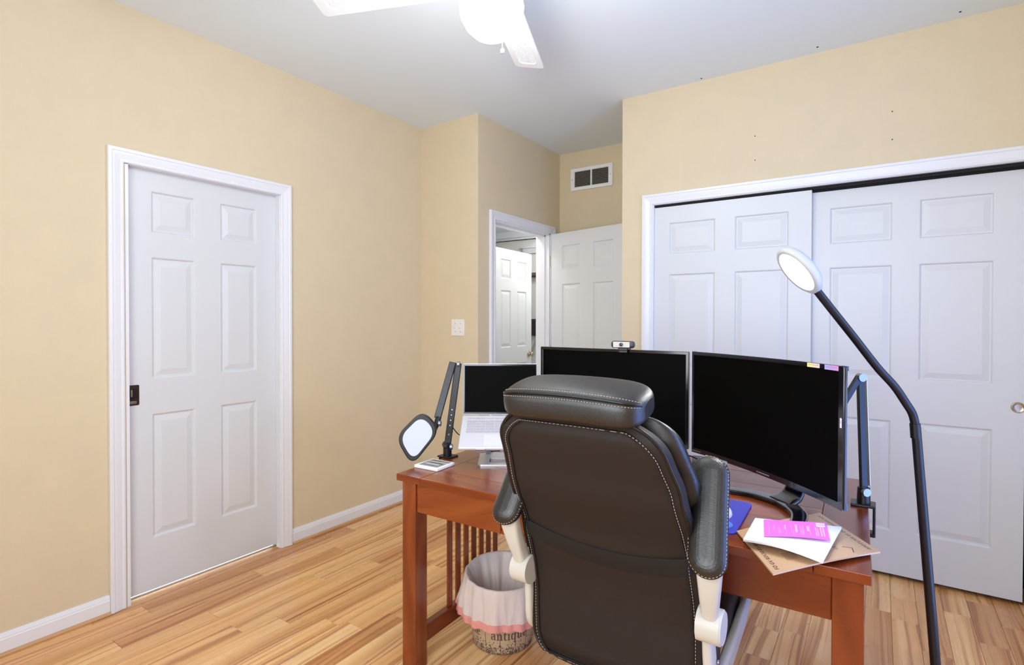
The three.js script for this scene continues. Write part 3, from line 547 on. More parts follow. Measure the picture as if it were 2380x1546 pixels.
// ---------------------------------------------------------------- clamp lamps
{
  const t = thing('desk_lamp', 'black folding clamp lamp with a lit LED panel beside the laptop', 'desk lamp', [-1.505, TOP, -1.727]);
  part('clamp', [rbox(-0.032, 0.036, 0.0, 0.007, -0.03, 0.03, 0.003, 2), rbox(-0.032, -0.024, -0.075, 0.005, -0.02, 0.02, 0.003), rbox(-0.032, 0.002, -0.078, -0.068, -0.02, 0.02, 0.003), rod([-0.004, -0.07, 0], [-0.004, -0.032, 0], 0.005), cyl(0.009, 0.009, 0.004, 20, -0.004, -0.032, 0)], m.lampblack, t);
  part('pivot', [cyl(0.018, 0.018, 0.035, 24, 0, 0.006), rod([-0.022, 0.047, -0.012], [0.022, 0.047, 0.012], 0.015)], m.lampblack, t);
  const fwd = V(0.826, 0, -0.563);
  part('lower_arm', bar([0, 0.045, 0], [0.03, 0.395, -0.036], 0.028, 0.02, fwd), m.lampblack, t);
  part('upper_arm', bar([0.02, 0.4, -0.012], [0.0, 0.172, 0.062], 0.028, 0.018, fwd), m.lampblack, t);
  for (const [x, y, z] of [[0.042, 0.392, -0.026], [0.03, 0.047, 0.006], [0.024, 0.155, 0.072]]) part('joint_cap', rod([x - 0.006, y, z + 0.004], [x + 0.003, y, z - 0.001], 0.0115), m.steel, t, 'silver joint cap');
  for (let k = 0; k < 4; k++) part('indicator', new THREE.SphereGeometry(0.0028, 10, 8).translate(0.021 - k * 0.0019, 0.2 - k * 0.022, -0.0055 + k * 0.0022), m.plate, t);
  part('power_button', new THREE.SphereGeometry(0.006, 14, 10).scale(1, 1, 0.5).translate(0.0105, 0.095, 0.004), m.steel, t);
  part('wrist', [rod([0.004, 0.176, 0.06], [0.008, 0.145, 0.08], 0.012), rod([0.008, 0.145, 0.08], [0.012, 0.12, 0.105], 0.011)], m.lampblack, t);
  const head = new THREE.Group(); head.name = 'lamp_head'; head.position.set(-0.012, 0.108, 0.165); head.rotation.set(-0.06, 0.64, 0, 'YXZ'); t.add(head);
  const sh = roundedPoly([[0.018, 0.113], [0.09, 0.03], [-0.022, -0.112], [-0.09, 0.004]], 0.052);
  part('housing', extrude(sh, 0.014, 0.004, 3).translate(0, 0, -0.014), m.lampblack, head);
  const sh2 = roundedPoly([[0.0145, 0.09], [0.072, 0.024], [-0.0175, -0.089], [-0.072, 0.0035]], 0.044);
  part('lamp_diffuser', extrude(sh2, 0.003, 0.001).translate(0, 0, 0.002), m.glowpanel, head, 'glowing bluish white diffuser');
  const l = new THREE.SpotLight(new THREE.Color(0.85, 0.9, 1), PANEL_CD, 0, 1.3, 0.7); l.position.set(0, 0, 0.009); l.target.position.set(0, 0, 1); l.shadow.radius = 2; head.add(l); head.add(l.target);
  part('power_cord', tube([[0.014, 0.12, -0.02], [0.03, 0.09, -0.04], [0.075, 0.08, -0.06], [0.12, 0.02, -0.12], [0.13, 0.003, -0.2]], 0.0022, 30, 8), m.blacksatin, t);
}
{
  const t = thing('desk_lamp', 'black folding clamp lamp on the desk edge behind the curved monitor', 'desk lamp', [-0.03, TOP, -2.02]);
  part('clamp', [rbox(-0.04, 0.026, 0.0, 0.008, -0.03, 0.03, 0.003, 2), rbox(0.018, 0.026, -0.085, 0.006, -0.02, 0.02, 0.003), rbox(-0.018, 0.026, -0.092, -0.08, -0.02, 0.02, 0.003), rod([-0.006, -0.085, 0], [-0.006, -0.03, 0], 0.004), cyl(0.009, 0.009, 0.004, 20, -0.006, -0.031, 0)], m.lampblack, t);
  part('pivot', [cyl(0.019, 0.017, 0.05, 24, -0.006, 0.006, 0)], m.lampblack, t);
  const ref = V(0.826, 0, -0.563);
  part('lower_arm', bar([-0.006, 0.045, -0.004], [-0.018, 0.405, -0.008], 0.021, 0.014, ref), m.lampblack, t);
  part('upper_arm', bar([-0.02, 0.405, 0.01], [-0.155, 0.13, 0.105], 0.019, 0.014, ref), m.lampblack, t);
  for (const [x, y, z] of [[-0.012, 0.402, 0.012], [0.002, 0.045, 0.014]]) part('joint_cap', rod([x - 0.01, y, z - 0.012], [x + 0.002, y, z + 0.004], 0.0125), m.steel, t, 'silver joint cap');
  part('edge_strip', bar([0.008, 0.06, -0.013], [-0.004, 0.4, -0.017], 0.004, 0.013, ref), m.alu, t);
  const head = new THREE.Group(); head.name = 'lamp_head'; head.position.set(-0.175, 0.13, 0.02); head.rotation.set(0.2, -0.69, 0, 'YXZ'); t.add(head);
  part('housing', extrude(roundedPoly([[0.0, 0.1], [0.075, 0.02], [0, -0.09], [-0.075, 0.0]], 0.05), 0.012, 0.003, 3).translate(0, 0, -0.03), m.lampblack, head);
}
// ---------------------------------------------------------------- floor lamp
{
  const base = [0.166, 0, -1.908], t = thing('floor_lamp', 'black gooseneck floor lamp with a lit round white head', 'floor lamp', base);
  const P = (x, y, z) => [x - base[0], y, z - base[2]];
  part('base', lathe([[0, 0], [0.13, 0], [0.132, 0.006], [0.128, 0.016], [0.05, 0.022], [0.016, 0.026], [0.0, 0.026]]), m.lampblack, t);
  part('pole', [rod(P(0.164, 0.02, -1.907), P(0.0865, 1.03, -1.868), 0.0128, 0.0118)], m.lampblack, t);
  part('collar', [rod(P(0.087, 1.0, -1.869), P(0.0843, 1.04, -1.867), 0.0128)], m.lampblack, t);
  part('gooseneck', tube([P(0.0855, 1.035, -1.868), P(0.078, 1.068, -1.864), P(0.063, 1.097, -1.854), P(0.038, 1.141, -1.838), P(-0.002, 1.194, -1.811), P(-0.057, 1.278, -1.775), P(-0.113, 1.362, -1.739), P(-0.148, 1.415, -1.716)], 0.0108, 60, 16), m.lampblack, t);
  const head = new THREE.Group(); head.name = 'lamp_head'; head.position.set(...P(-0.186, 1.465, -1.69)); t.add(head);
  // the disc looks left, down and a little towards the photographer
  const n = V(-0.68, -0.60, 0.40).normalize(); head.quaternion.setFromUnitVectors(V(0, 1, 0), n);
  part('housing', lathe([[0, -0.026], [0.04, -0.024], [0.066, -0.017], [0.077, -0.006], [0.076, 0.006], [0.07, 0.01], [0.064, 0.0085], [0, 0.0085]].reverse()), m.headwhite, head, 'white round lamp housing');
  part('lamp_diffuser', lathe([[0, 0.0105], [0.05, 0.0105], [0.062, 0.009], [0.0635, 0.007]].reverse()), m.glowreading, head, 'glowing white diffuser');
  const l = new THREE.SpotLight(0xffffff, READING_CD, 0, 1.35, 0.6); l.position.copy(n.clone().multiplyScalar(0.03)).add(head.position); l.target.position.copy(n.clone().multiplyScalar(1)).add(head.position); l.shadow.radius = 3; t.add(l); t.add(l.target);
}

// ---------------------------------------------------------------- papers and small things on the desk
function sheet(corners, y, lift, thick, nx = 12, ny = 8) { // bilinear sheet with its own thickness; lift(u, v) raises it
  const top = [], pos = [], uv = [], idx = [];
  const at = (u, v) => { const a = corners; return [a[0][0] * (1 - u) * (1 - v) + a[1][0] * u * (1 - v) + a[2][0] * u * v + a[3][0] * (1 - u) * v, a[0][1] * (1 - u) * (1 - v) + a[1][1] * u * (1 - v) + a[2][1] * u * v + a[3][1] * (1 - u) * v]; };
  for (const s of [0, 1]) for (let j = 0; j <= ny; j++) for (let i = 0; i <= nx; i++) { const u = i / nx, v = j / ny, [x, z] = at(u, v); pos.push(x, y + lift(u, v) - s * thick, z); uv.push(u, v); }
  const K = (nx + 1) * (ny + 1), id = (i, j, s) => s * K + j * (nx + 1) + i;
  for (let j = 0; j < ny; j++) for (let i = 0; i < nx; i++) { const a = id(i, j, 0), b = id(i + 1, j, 0), c = id(i + 1, j + 1, 0), d = id(i, j + 1, 0); idx.push(a, b, c, a, c, d); idx.push(a + K, c + K, b + K, a + K, d + K, c + K); }
  const edge = (a, b) => idx.push(a, a + K, b, b, a + K, b + K);
  for (let i = 0; i < nx; i++) { edge(id(i, 0, 0), id(i + 1, 0, 0)); edge(id(i + 1, ny, 0), id(i, ny, 0)); }
  for (let j = 0; j < ny; j++) { edge(id(0, j + 1, 0), id(0, j, 0)); edge(id(nx, j, 0), id(nx, j + 1, 0)); }
  const g = new THREE.BufferGeometry(); g.setAttribute('position', new THREE.Float32BufferAttribute(pos, 3)); g.setAttribute('uv', new THREE.Float32BufferAttribute(uv, 2)); g.setIndex(idx);
  const q = plain(g); q.computeVertexNormals(); return q;
}
{ // corners run anticlockwise seen from above: near left, near right, far right, far left
  const env = canvasTex(1024, 700, (g, W_, H_) => {
    g.fillStyle = '#c9a27c'; g.fillRect(0, 0, W_, H_);
    for (let i = 0; i < 3000; i++) { g.fillStyle = i % 2 ? 'rgba(90,60,40,0.06)' : 'rgba(255,240,220,0.06)'; g.fillRect(rnd() * W_, rnd() * H_, 3, 1.5); }
    g.fillStyle = '#2c2420'; g.font = 'italic 700 46px sans-serif';
    g.save(); g.translate(36, 670); g.rotate(-Math.PI / 2); g.fillText('FO GV REV30 ES AWHDE', 0, 40); g.restore();
    g.save(); g.translate(960, 660); g.rotate(-Math.PI / 2); g.font = 'italic 700 44px sans-serif'; g.fillText('APDTLIVR 01 DOMMARES RTC', 0, 20); g.restore();
    g.font = 'italic 64px serif'; g.save(); g.translate(700, 590); g.rotate(-Math.PI / 2 + 0.15); g.fillText('ory. Cass', 0, 0); g.restore();
    g.lineWidth = 8; g.strokeStyle = '#3a302c'; g.beginPath(); g.moveTo(760, 560); g.lineTo(830, 600); g.lineTo(790, 660); g.stroke(); g.beginPath(); g.moveTo(420, 560); g.lineTo(430, 650); g.lineTo(520, 650); g.stroke();
    for (let i = 0; i < 9; i++) g.fillRect(200 + i * 12, 480, 3, 110);
    g.font = 'italic 700 40px sans-serif'; g.fillText('Exprs', 640, 60);
  });
  env.flipY = true;
  single('mailer_envelope', sheet([[-0.193, -1.332], [0.007, -1.61], [-0.142, -1.841], [-0.317, -1.555]], TOP + 0.007, (u, v) => 0.004 * Math.sin(u * 3.1) + 0.003 * (1 - v), 0.004), phy('#ffffff', 0.36, { map: env }), 'brown cardboard mailer with black writing hanging over the desk corner', 'envelope');
  single('white_papers', sheet([[-0.103, -1.419], [-0.079, -1.685], [-0.284, -1.635], [-0.281, -1.457]], TOP + 0.021, (u, v) => 0.004 + 0.008 * (1 - u) * Math.sin(v * 3.1) + 0.004 * (1 - v), 0.005), m.paper, 'folded white papers lying on the brown mailer', 'paper');
  const pink = canvasTex(384, 768, (g, W_, H_) => {
    g.fillStyle = '#ee74e0'; g.fillRect(0, 0, W_, H_);
    g.fillStyle = 'rgba(255,228,252,0.95)'; g.fillRect(W_ - 110, H_ - 130, 96, 110); g.fillStyle = '#ee74e0'; g.fillRect(W_ - 70, H_ - 124, 10, 98);
    g.fillStyle = 'rgba(255,226,252,0.85)';
    for (const [y, x, w, h] of [[60, 40, 260, 4], [118, 150, 110, 5], [180, 60, 160, 4], [196, 60, 100, 4], [250, 170, 90, 16], [262, 60, 90, 4], [330, 150, 150, 5], [352, 40, 90, 4], [378, 110, 180, 26], [440, 60, 220, 5], [458, 60, 180, 5], [474, 60, 240, 5], [520, 150, 120, 22], [548, 60, 230, 5], [620, 60, 190, 10], [642, 60, 170, 10], [676, 60, 200, 16], [706, 60, 200, 16]]) for (let k = 0; k < w; k += 11) g.fillRect(x + k, y, 8, h);
  });
  single('pink_flyer', sheet([[-0.096, -1.545], [-0.115, -1.683], [-0.259, -1.615], [-0.237, -1.487]], TOP + 0.0305, (u, v) => 0.002 + 0.004 * Math.sin(v * 3.1) * (1 - u) + 0.004 * (1 - v) * (1 - u), 0.0008), std('#ffffff', 0.6, { map: pink }), 'pink printed flyer on top of the white papers', 'flyer');
}
{ // mouse pad with a gel wrist rest, and the mouse
  const t = thing('mouse_pad', 'purple blue mouse pad with a gel wrist rest', 'mouse pad', [-0.4, TOP, -1.675], 0.03);
  part('pad', extrude(roundRect(0.16, 0.29, 0.02), 0.004, 0.0015).rotateX(-Math.PI / 2).translate(0, 0.0005, 0), m.purple, t);
  const r = new THREE.SphereGeometry(1, 32, 16).scale(0.066, 0.012, 0.042).translate(0, 0.007, 0.095); part('wrist_rest', r, m.bluegel, t, 'lighter blue gel wrist rest');
  const k = thing('mouse', 'white rounded computer mouse on the purple pad', 'mouse', [-0.385, TOP + 0.0055, -1.672], 0.2);
  part('shell', new THREE.SphereGeometry(1, 32, 20, 0, Math.PI * 2, 0, Math.PI / 2).scale(0.032, 0.026, 0.052), m.white, k);
  part('scroll_wheel', new THREE.CylinderGeometry(0.007, 0.007, 0.006, 16).rotateZ(Math.PI / 2).translate(0, 0.023, -0.022), m.grayplastic, k);
  part('button_seam', box(-0.0006, 0.0006, 0.017, 0.0245, -0.037, -0.012), m.grayplastic, k);
}
{
  const t = thing('docking_station', 'black plastic docking box with a sloped grey lid under the monitors', 'box', [-0.535, TOP, -2.13], 0.3);
  part('body', rbox(-0.06, 0.06, 0, 0.03, -0.07, 0.07, 0.004), m.blacksatin, t);
  part('lid', skin([[[-0.06, 0.03], 0.07], [[-0.05, 0.045], 0.05]].map(([[, y], w]) => [V(-0.06, y, w), V(0.06, y, w), V(0.06, y, -w), V(-0.06, y, -w)])), m.grayplastic, t);
  part('cable', tube([[-0.05, 0.02, 0.06], [-0.11, 0.035, 0.07], [-0.18, 0.012, 0.05], [-0.26, 0.003, 0.04]], 0.003, 30, 8), m.blacksatin, t);
  part('cable', tube([[-0.02, 0.042, 0.04], [-0.08, 0.06, 0.02], [-0.16, 0.03, 0.02], [-0.28, 0.003, 0.0]], 0.0028, 30, 8), m.blacksatin, t);
}
{
  const t = thing('keyboard', 'pale blue keyboard on the desk in front of the chair', 'keyboard', [-0.72, TOP, -1.68], 0.02);
  part('case', rbox(-0.225, 0.225, 0, 0.014, -0.07, 0.07, 0.005, 2), phy('#a9c2ee', 0.4), t);
  for (let r = 0; r < 5; r++) for (let k = 0; k < 15; k++) part('key', board(-0.215 + k * 0.0287, -0.215 + k * 0.0287 + 0.0262, 0.0135, 0.019, -0.06 + r * 0.0245, -0.06 + r * 0.0245 + 0.022, 0.0015), m.paper, t);
}
{
  const t = thing('photo_tile', 'small white tile with a grey printed picture on the desk corner', 'tile', [-1.448, TOP, -1.585], 0.05);
  part('slab', rbox(-0.058, 0.058, 0, 0.012, -0.055, 0.055, 0.003, 2), m.white, t);
  const tx = canvasTex(256, 256, (g, W_, H_) => { g.fillStyle = '#8b8d8a'; g.fillRect(0, 0, W_, H_); g.fillStyle = '#c9cbc8'; g.fillRect(0, 60, W_, 28); g.fillRect(20, 150, 190, 34); g.fillStyle = '#5e615f'; g.fillRect(30, 20, 120, 34); g.fillRect(60, 100, 170, 36); g.fillStyle = '#767f8c'; g.fillRect(20, 195, 170, 40); for (let i = 0; i < 500; i++) { g.fillStyle = i % 2 ? 'rgba(30,30,30,0.2)' : 'rgba(240,240,240,0.2)'; g.fillRect(rnd() * W_, rnd() * H_, 8, 3); } });
  part('print', new THREE.PlaneGeometry(0.092, 0.088).rotateX(-Math.PI / 2).translate(0.002, 0.0124, -0.001), std('#ffffff', 0.45, { map: tx }), t);
}
// ---------------------------------------------------------------- waste bin
{
  const t = thing('waste_bin', 'printed round waste bin under the desk beside the slats', 'bin', [-1.288, 0, -1.825]);
  const print = canvasTex(1024, 256, (g, W_, H_) => {
    g.fillStyle = '#c2a888'; g.fillRect(0, 0, W_, H_);
    for (let i = 0; i < 5000; i++) { g.fillStyle = i % 2 ? 'rgba(90,70,60,0.12)' : 'rgba(250,230,200,0.14)'; g.fillRect(rnd() * W_, rnd() * H_, 4, 4); }
    g.strokeStyle = 'rgba(70,52,48,0.75)'; g.lineWidth = 3; g.strokeRect(-5, 110, W_ + 10, 6); for (let i = 0; i < 14; i++) { g.beginPath(); g.moveTo(i * 74 + 10, 116); g.lineTo(i * 74 + 12 + (i % 3) * 6, H_); g.stroke(); }
    g.fillStyle = 'rgba(80,58,54,0.85)'; g.font = '700 50px serif'; for (let i = 0; i < 4; i++) g.fillText('antique', 40 + i * 256, 196);
    for (let i = 0; i < 1500; i++) { const x = rnd() * W_, y = H_ - rnd() * rnd() * 60; g.fillStyle = 'rgba(70,52,50,' + (0.3 + rnd() * 0.5) + ')'; g.fillRect(x, y, 3 + rnd() * 6, 2 + rnd() * 5); }
  });
  const tip = (g) => { const p = g.attributes.position; for (let i = 0; i < p.count; i++) p.setY(i, p.getY(i) * (1 - 0.55 * (0.563 * p.getX(i) + 0.826 * p.getZ(i) + 0.15) * 0.55)); g.computeVertexNormals(); return g; };
  part('printed_wall', tip(lathe([[0.1225, 0.004], [0.15, 0.284]], 72)), std('#ffffff', 0.6, { map: print, side: THREE.DoubleSide }), t);
  part('body', tip(lathe([[0, 0.002], [0.118, 0.002], [0.1215, 0.005], [0.149, 0.285], [0.153, 0.288], [0.149, 0.292], [0.146, 0.284], [0.117, 0.01], [0, 0.01]], 64)), std('#8a745c', 0.6), t);
  const liner = thing('bin_liner', 'pale pinkish plastic bag folded over the rim of the waste bin', 'bin liner', [-1.288, 0, -1.825]);
  const n = 120, ring = (r, y, wob, f, ph = 0) => Array.from({ length: n }, (_, j) => { const a = -j / n * Math.PI * 2, k = N2(Math.cos(a) * f + ph, Math.sin(a) * f + y * 1.5), k2 = N2b(Math.cos(a) * f * 2.5 + ph, Math.sin(a) * f * 2.5 + y * 6), R = r + wob * (k + 0.5 * k2) + (wob > 0.009 && r > 0.15 ? 0.02 * Math.exp(-(((Math.cos(a) + 0.826) ** 2 + (Math.sin(a) - 0.563) ** 2) / 0.05)) * (0.23 - y) / 0.1 : 0); return V(Math.cos(a) * R, y + (wob > 0.004 ? wob * 0.5 * k2 : 0), Math.sin(a) * R); });
  const prof = [[0.05, 0.02, 0.004], [0.09, 0.05, 0.008], [0.1, 0.12, 0.011], [0.112, 0.2, 0.010], [0.129, 0.26, 0.007], [0.1435, 0.294, 0.0025], [0.151, 0.299, 0.0015], [0.1565, 0.293, 0.002], [0.161, 0.265, 0.006], [0.165, 0.23, 0.010], [0.168, 0.195, 0.012], [0.170, 0.158, 0.014]];
  part('bag', tip(skin(prof.map(([r, y, w]) => ring(r, y, w, 2.6)), false)), m.liner, liner);
  part('pink_hem', tip(skin([[0.170, 0.16, 0.014], [0.1715, 0.145, 0.014], [0.171, 0.128, 0.015]].map(([r, y, w]) => ring(r, y, w, 2.6)), false)), m.linerpink, liner, 'pink drawstring hem');
}

// ---------------------------------------------------------------- office chair
{
  const XCH = -0.584, t = thing('office_chair', 'black leather executive office chair with flipped-up armrests', 'office chair', [XCH, 0, -1.6]);
  const Z = (z) => z + 1.6;
  const REAR = [[0.34, -1.305], [0.45, -1.315], [0.56, -1.313], [0.625, -1.302], [0.768, -1.256], [0.93, -1.17], [1.067, -1.097], [1.15, -1.05], [1.2, -1.02]].map(([y, z]) => [y, Z(z)]);
  const HALF = [[0.34, 0.24], [0.5, 0.245], [0.66, 0.245], [0.85, 0.241], [0.95, 0.233], [1.02, 0.22], [1.12, 0.194]];
  const rear = (y) => lerpTable(REAR, y);
  const half = (y, y0, y1, r0, r1) => { let a = lerpTable(HALF, y); if (y < y0 + r0) a -= r0 - Math.sqrt(Math.max(0, r0 * r0 - (y0 + r0 - y) ** 2)); if (y > y1 - r1) a -= r1 - Math.sqrt(Math.max(0, r1 * r1 - (y - y1 + r1) ** 2)); return a; };
  const steps = (y0, y1, n) => Array.from({ length: n + 1 }, (_, i) => y0 + (y1 - y0) * (0.5 - 0.5 * Math.cos(Math.PI * i / n)));
  const Y0 = 0.372, Y1 = 1.108;
  const hw = (y) => half(y, Y0, Y1, 0.075, 0.075);
  // rear shell: slightly crowned leather panel
  part('back_shell', loft(steps(Y0, Y1, 60).map((y) => ({ y, a: Math.max(0.02, hw(y)), b: 0.03 * Math.min(1, Math.sqrt(Math.max(0.02, Math.min(y - Y0, Y1 - y)) / 0.05)), z: rear(y) - 0.03 })), 5, 96), m.leatherback, t, 'dark brown leather back panel');
  // front cushion, thicker and tufted
  const C0 = 0.42, C1 = 1.11, cw = (y) => half(y, C0, C1, 0.06, 0.06) + 0.014;
  part('back_cushion', loft(steps(C0, C1, 80).map((y) => { const e = Math.min(1, Math.sqrt(Math.max(0.01, Math.min(y - C0, C1 - y)) / 0.06)), tuft = 1 - 0.10 * Math.exp(-(((y - 0.62) / 0.014) ** 2)) - 0.10 * Math.exp(-(((y - 0.8) / 0.014) ** 2)) - 0.10 * Math.exp(-(((y - 0.97) / 0.014) ** 2)); return { y, a: cw(y) * (0.99 + 0.01 * tuft), b: 0.052 * e * tuft, z: rear(y) - 0.098 }; }), 2.5, 72), m.leather, t);
  // piping and stitches that follow the rear panel's edge
  const outline = []; for (const y of steps(Y0 + 0.012, Y1 - 0.008, 70)) outline.push([hw(y) - 0.004, y]);
  const path = [...outline.map(([a, y]) => [a, y, rear(y) - 0.012]), ...outline.slice().reverse().map(([a, y]) => [-a, y, rear(y) - 0.012])];
  part('piping', new THREE.TubeGeometry(new THREE.CatmullRomCurve3(path.map((p) => V(...p)), true), 300, 0.0045, 8, true), m.piping, t);
  const inner = outline.map(([a, y]) => [Math.max(0, a - 0.016), Y0 + 0.012 + (y - Y0 - 0.012) * 0.974 + 0.003]), ip = [...inner.map(([a, y]) => V(a, y, rear(y) + 0.0006)), ...inner.slice().reverse().map(([a, y]) => V(-a, y, rear(y) + 0.0006))];
  const ic = new THREE.CatmullRomCurve3(ip, true), L = ic.getLength(), ns = Math.floor(L / 0.0085), dashes = [];
  part('seam_welt', new THREE.TubeGeometry(new THREE.CatmullRomCurve3(ip.map((p) => p.clone().add(V(-Math.sign(p.x) * 0.006, 0, -0.0022))), true), 280, 0.003, 8, true), m.leatherback, t);
  for (let i = 0; i < ns; i++) { const a = ic.getPointAt(i / ns), b = ic.getPointAt((i + 0.55) / ns % 1); dashes.push(rod([a.x, a.y, a.z], [b.x, b.y, b.z], 0.0009, 0.0009, 6)); }
  const st = part('stitching', merge(dashes), m.stitch, t, 'pale dashed stitching'); st.userData.kind = 'stuff';
  // strap across the back, sagging in the middle
  const band = []; for (let i = 0; i <= 40; i++) { const u = i / 40 * 2 - 1, x = u * 0.246, y = 0.742 + 0.018 * u * u + 0.026 * (u * u - 1), w = 0.023; const yy = y, zz = (q) => rear(q) + 0.0035 - 0.028 * Math.max(0, Math.abs(u) - 0.9) / 0.1; band.push([V(x, yy - w, zz(yy - w)), V(x, yy + w, zz(yy + w)), V(x, yy + w, zz(yy + w) - 0.006), V(x, yy - w, zz(yy - w) - 0.006)]); }
  part('back_strap', plain(skin(band)), m.strap, t, 'matt black strap across the back');
  // head pillow: rounded, with a seam under its top
  const head = new THREE.Group(); head.name = 'head_pillow'; head.position.set(0.004, 1.14, Z(-1.115)); head.rotation.x = 0.2; t.add(head);
  const HX = 0.176, HY = 0.039, HZ = 0.08, fall = (u) => Math.max(0.12, (1 - Math.abs(u) ** 7) ** 0.5), bow = (u) => 0.008 * (1 - u * u);
  const rows = []; for (let i = 0; i <= 60; i++) { const u = -Math.cos(Math.PI * i / 60), f = fall(u); rows.push(Array.from({ length: 48 }, (_, j) => { const [c, q] = se(j / 48 * 2 * Math.PI, 3.4); return V(u * HX, q * HY * (0.35 + 0.65 * f) + bow(u) + 0.008 * (c > 0 ? -c * 0.4 : 0), c * HZ * (0.25 + 0.75 * f)); })); }
  part('cushion', skin(rows), m.leather, head);
  const edge = (th, u) => { const [c, q] = se(th, 3.4), f = fall(u); return V(u * HX, q * HY * (0.35 + 0.65 * f) + bow(u), c * HZ * (0.25 + 0.75 * f)); };
  const line = (th, out) => { const r = []; for (let i = 0; i <= 40; i++) { const u = -0.985 + 1.97 * i / 40, p = edge(th, u); r.push(p.add(V(0, out * 0.7, out * 0.7))); } return new THREE.CatmullRomCurve3(r); };
  part('seam_welt', new THREE.TubeGeometry(line(0.62, 0.0), 90, 0.0032, 8), m.piping, head);
  const hd = []; for (const th of [0.9, 0.36]) { const c = line(th, 0.0006), n = 56; for (let i = 0; i < n; i++) { const a = c.getPointAt(i / n), q = c.getPointAt((i + 0.5) / n); hd.push(rod([a.x, a.y, a.z], [q.x, q.y, q.z], 0.0008, 0.0008, 6)); } }
  part('stitching', merge(hd), m.stitch, head).userData.kind = 'stuff';
  // seat
  part('seat_cushion', loft([[0.435, 0.2, 0.2], [0.44, 0.225, 0.23], [0.455, 0.245, 0.252], [0.485, 0.252, 0.26], [0.515, 0.248, 0.256], [0.53, 0.23, 0.235], [0.537, 0.18, 0.18]].map(([y, a, b]) => ({ y, a, b, z: Z(-1.605) })), 4.5, 80), m.leather, t);
  part('seat_pan', rbox(-0.2, 0.2, 0.412, 0.437, Z(-1.8), Z(-1.4), 0.01, 2), m.blacksatin, t);
  // arms, flipped up beside the back
  for (const s of [-1, 1]) {
    const ax = s > 0 ? 0.277 : -0.262, arm = new THREE.Group(); arm.name = 'armrest'; t.add(arm);
    // the pad leans forward and a little inward from its lower end
    const lean = new THREE.Matrix4().makeBasis(V(1, 0, 0), V(-s * 0.09, 0.857, -0.505).normalize(), V(0, 0.505, 0.862)).setPosition(ax - s * 0.01, 0.882, Z(-1.268));
    const fix = (g) => { g.applyMatrix4(lean); return g; };
    part('arm_pad', fix(new THREE.ExtrudeGeometry(roundRect(0.084, 0.27, 0.0415), { depth: 0.006, bevelEnabled: true, bevelSize: 0.036, bevelThickness: 0.022, bevelOffset: -0.036, bevelSegments: 8, curveSegments: 16 }).translate(0, 0, -0.001)), m.leather, arm);
    const ring = [], R = 0.0408; for (let i = 0; i < 64; i++) { const a = i / 64 * Math.PI * 2, c = Math.cos(a), q = Math.sin(a); ring.push(V(c * R, q * R + Math.sign(q) * 0.0935, 0.004).applyMatrix4(lean)); }
    const rc = new THREE.CatmullRomCurve3(ring, true); part('piping', new THREE.TubeGeometry(rc, 120, 0.0024, 6, true), m.piping, arm);
    const ds = [], up = V(0, 0.505, 0.862); for (let i = 0; i < 80; i++) { const a = rc.getPointAt(i / 80), b = rc.getPointAt((i + 0.5) / 80); for (const o of [0.0055, -0.0055]) { const A = a.clone().addScaledVector(up, o), B = b.clone().addScaledVector(up, o), k = o > 0 ? 0.985 : 1.0; ds.push(rod([A.x, A.y, A.z], [B.x, B.y, B.z], 0.0011, 0.0011, 6)); } }
    part('stitching', merge(ds), m.stitch, arm).userData.kind = 'stuff';
    part('arm_strut', sweep([[ax, 0.845, Z(-1.25)], [ax, 0.79, Z(-1.232)], [ax - s * 0.004, 0.72, Z(-1.25)], [ax - s * 0.01, 0.65, Z(-1.28)], [ax - s * 0.012, 0.615, Z(-1.29)]], [[0.03, 0.012], [0.03, 0.018], [0.024, 0.02], [0.018, 0.022], [0.016, 0.022]], 3.2, 36, 28), m.silverplastic, arm, 'pale silver plastic arm strut');
    const hub = new THREE.CylinderGeometry(0.04, 0.04, 0.052, 40); hub.rotateZ(Math.PI / 2); hub.translate(ax - s * 0.012, 0.618, Z(-1.292)); part('hinge_hub', hub, m.silverplastic, arm);
    const cap = new THREE.CylinderGeometry(0.036, 0.039, 0.004, 40); cap.rotateZ(s > 0 ? -Math.PI / 2 : Math.PI / 2); cap.translate(ax + s * 0.016, 0.618, Z(-1.292)); part('hinge_cap', cap, m.silverplastic, arm);
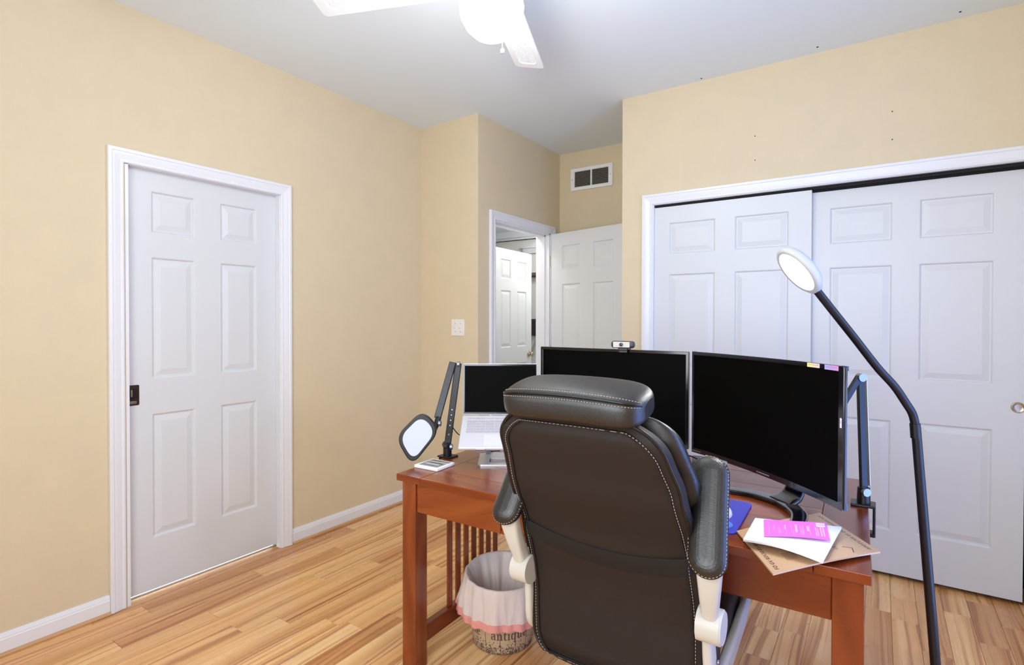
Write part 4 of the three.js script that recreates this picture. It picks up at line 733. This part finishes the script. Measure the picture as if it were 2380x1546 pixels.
    part('side_bracket', [sweep([[s * 0.246, 0.68, Z(-1.3)], [s * 0.25, 0.6, Z(-1.325)], [s * 0.252, 0.52, Z(-1.335)], [s * 0.254, 0.455, Z(-1.35)], [s * 0.257, 0.425, Z(-1.41)], [s * 0.26, 0.44, Z(-1.52)], [s * 0.264, 0.475, Z(-1.64)], [s * 0.264, 0.495, Z(-1.73)]], [[0.008, 0.012], [0.012, 0.024], [0.013, 0.027], [0.013, 0.03], [0.014, 0.032], [0.014, 0.03], [0.013, 0.03], [0.01, 0.02]], 3, 60, 28)], m.silverplastic, arm, 'silver U-shaped bracket joining back and seat');
    for (const [y, z] of [[0.5, -1.35], [0.438, -1.46]]) { const g = new THREE.CylinderGeometry(0.006, 0.006, 0.004, 16); g.rotateZ(Math.PI / 2); g.translate(s * 0.27, y, Z(z)); part('bolt', g, m.steel, arm); }
  }
  // lift and five-star base
  part('tilt_mechanism', rbox(-0.07, 0.07, 0.37, 0.414, Z(-1.72), Z(-1.5), 0.01, 2), m.blacksatin, t);
  part('gas_lift', [rod([0, 0.1, Z(-1.61)], [0, 0.38, Z(-1.61)], 0.025), rod([0, 0.2, Z(-1.61)], [0, 0.38, Z(-1.61)], 0.018)], m.blacksatin, t);
  part('base_hub', cyl(0.045, 0.04, 0.07, 32, 0, 0.085, Z(-1.61)), m.silverplastic, t);
  for (let k = 0; k < 5; k++) {
    const a = k / 5 * Math.PI * 2 + 0.5, c = Math.cos(a), q = Math.sin(a), z0 = Z(-1.61);
    part('base_arm', sweep([[c * 0.03, 0.125, z0 + q * 0.03], [c * 0.17, 0.108, z0 + q * 0.17], [c * 0.29, 0.082, z0 + q * 0.29]], [[0.028, 0.018], [0.022, 0.015], [0.016, 0.011]], 3, 16, 20, V(-q, 0, c)), m.silverplastic, t);
    const w = new THREE.Group(); w.name = 'caster'; t.add(w); w.position.set(c * 0.28, 0, z0 + q * 0.28); w.rotation.y = -a;
    for (const s of [-1, 1]) part('wheel', new THREE.CylinderGeometry(0.028, 0.028, 0.02, 28).rotateX(Math.PI / 2).translate(0, 0.0285, s * 0.014), m.blacksatin, w);
    part('fork', [rbox(-0.02, 0.02, 0.045, 0.07, -0.022, 0.022, 0.008, 2), rod([0, 0.06, 0], [0, 0.085, 0], 0.008)], m.blacksatin, w);
  }
}
scene.traverse((o) => { if (o.isMesh || o.isPointLight || o.isSpotLight) { o.castShadow = true; if (o.isMesh) o.receiveShadow = true; } });
renderer.render(scene, camera);
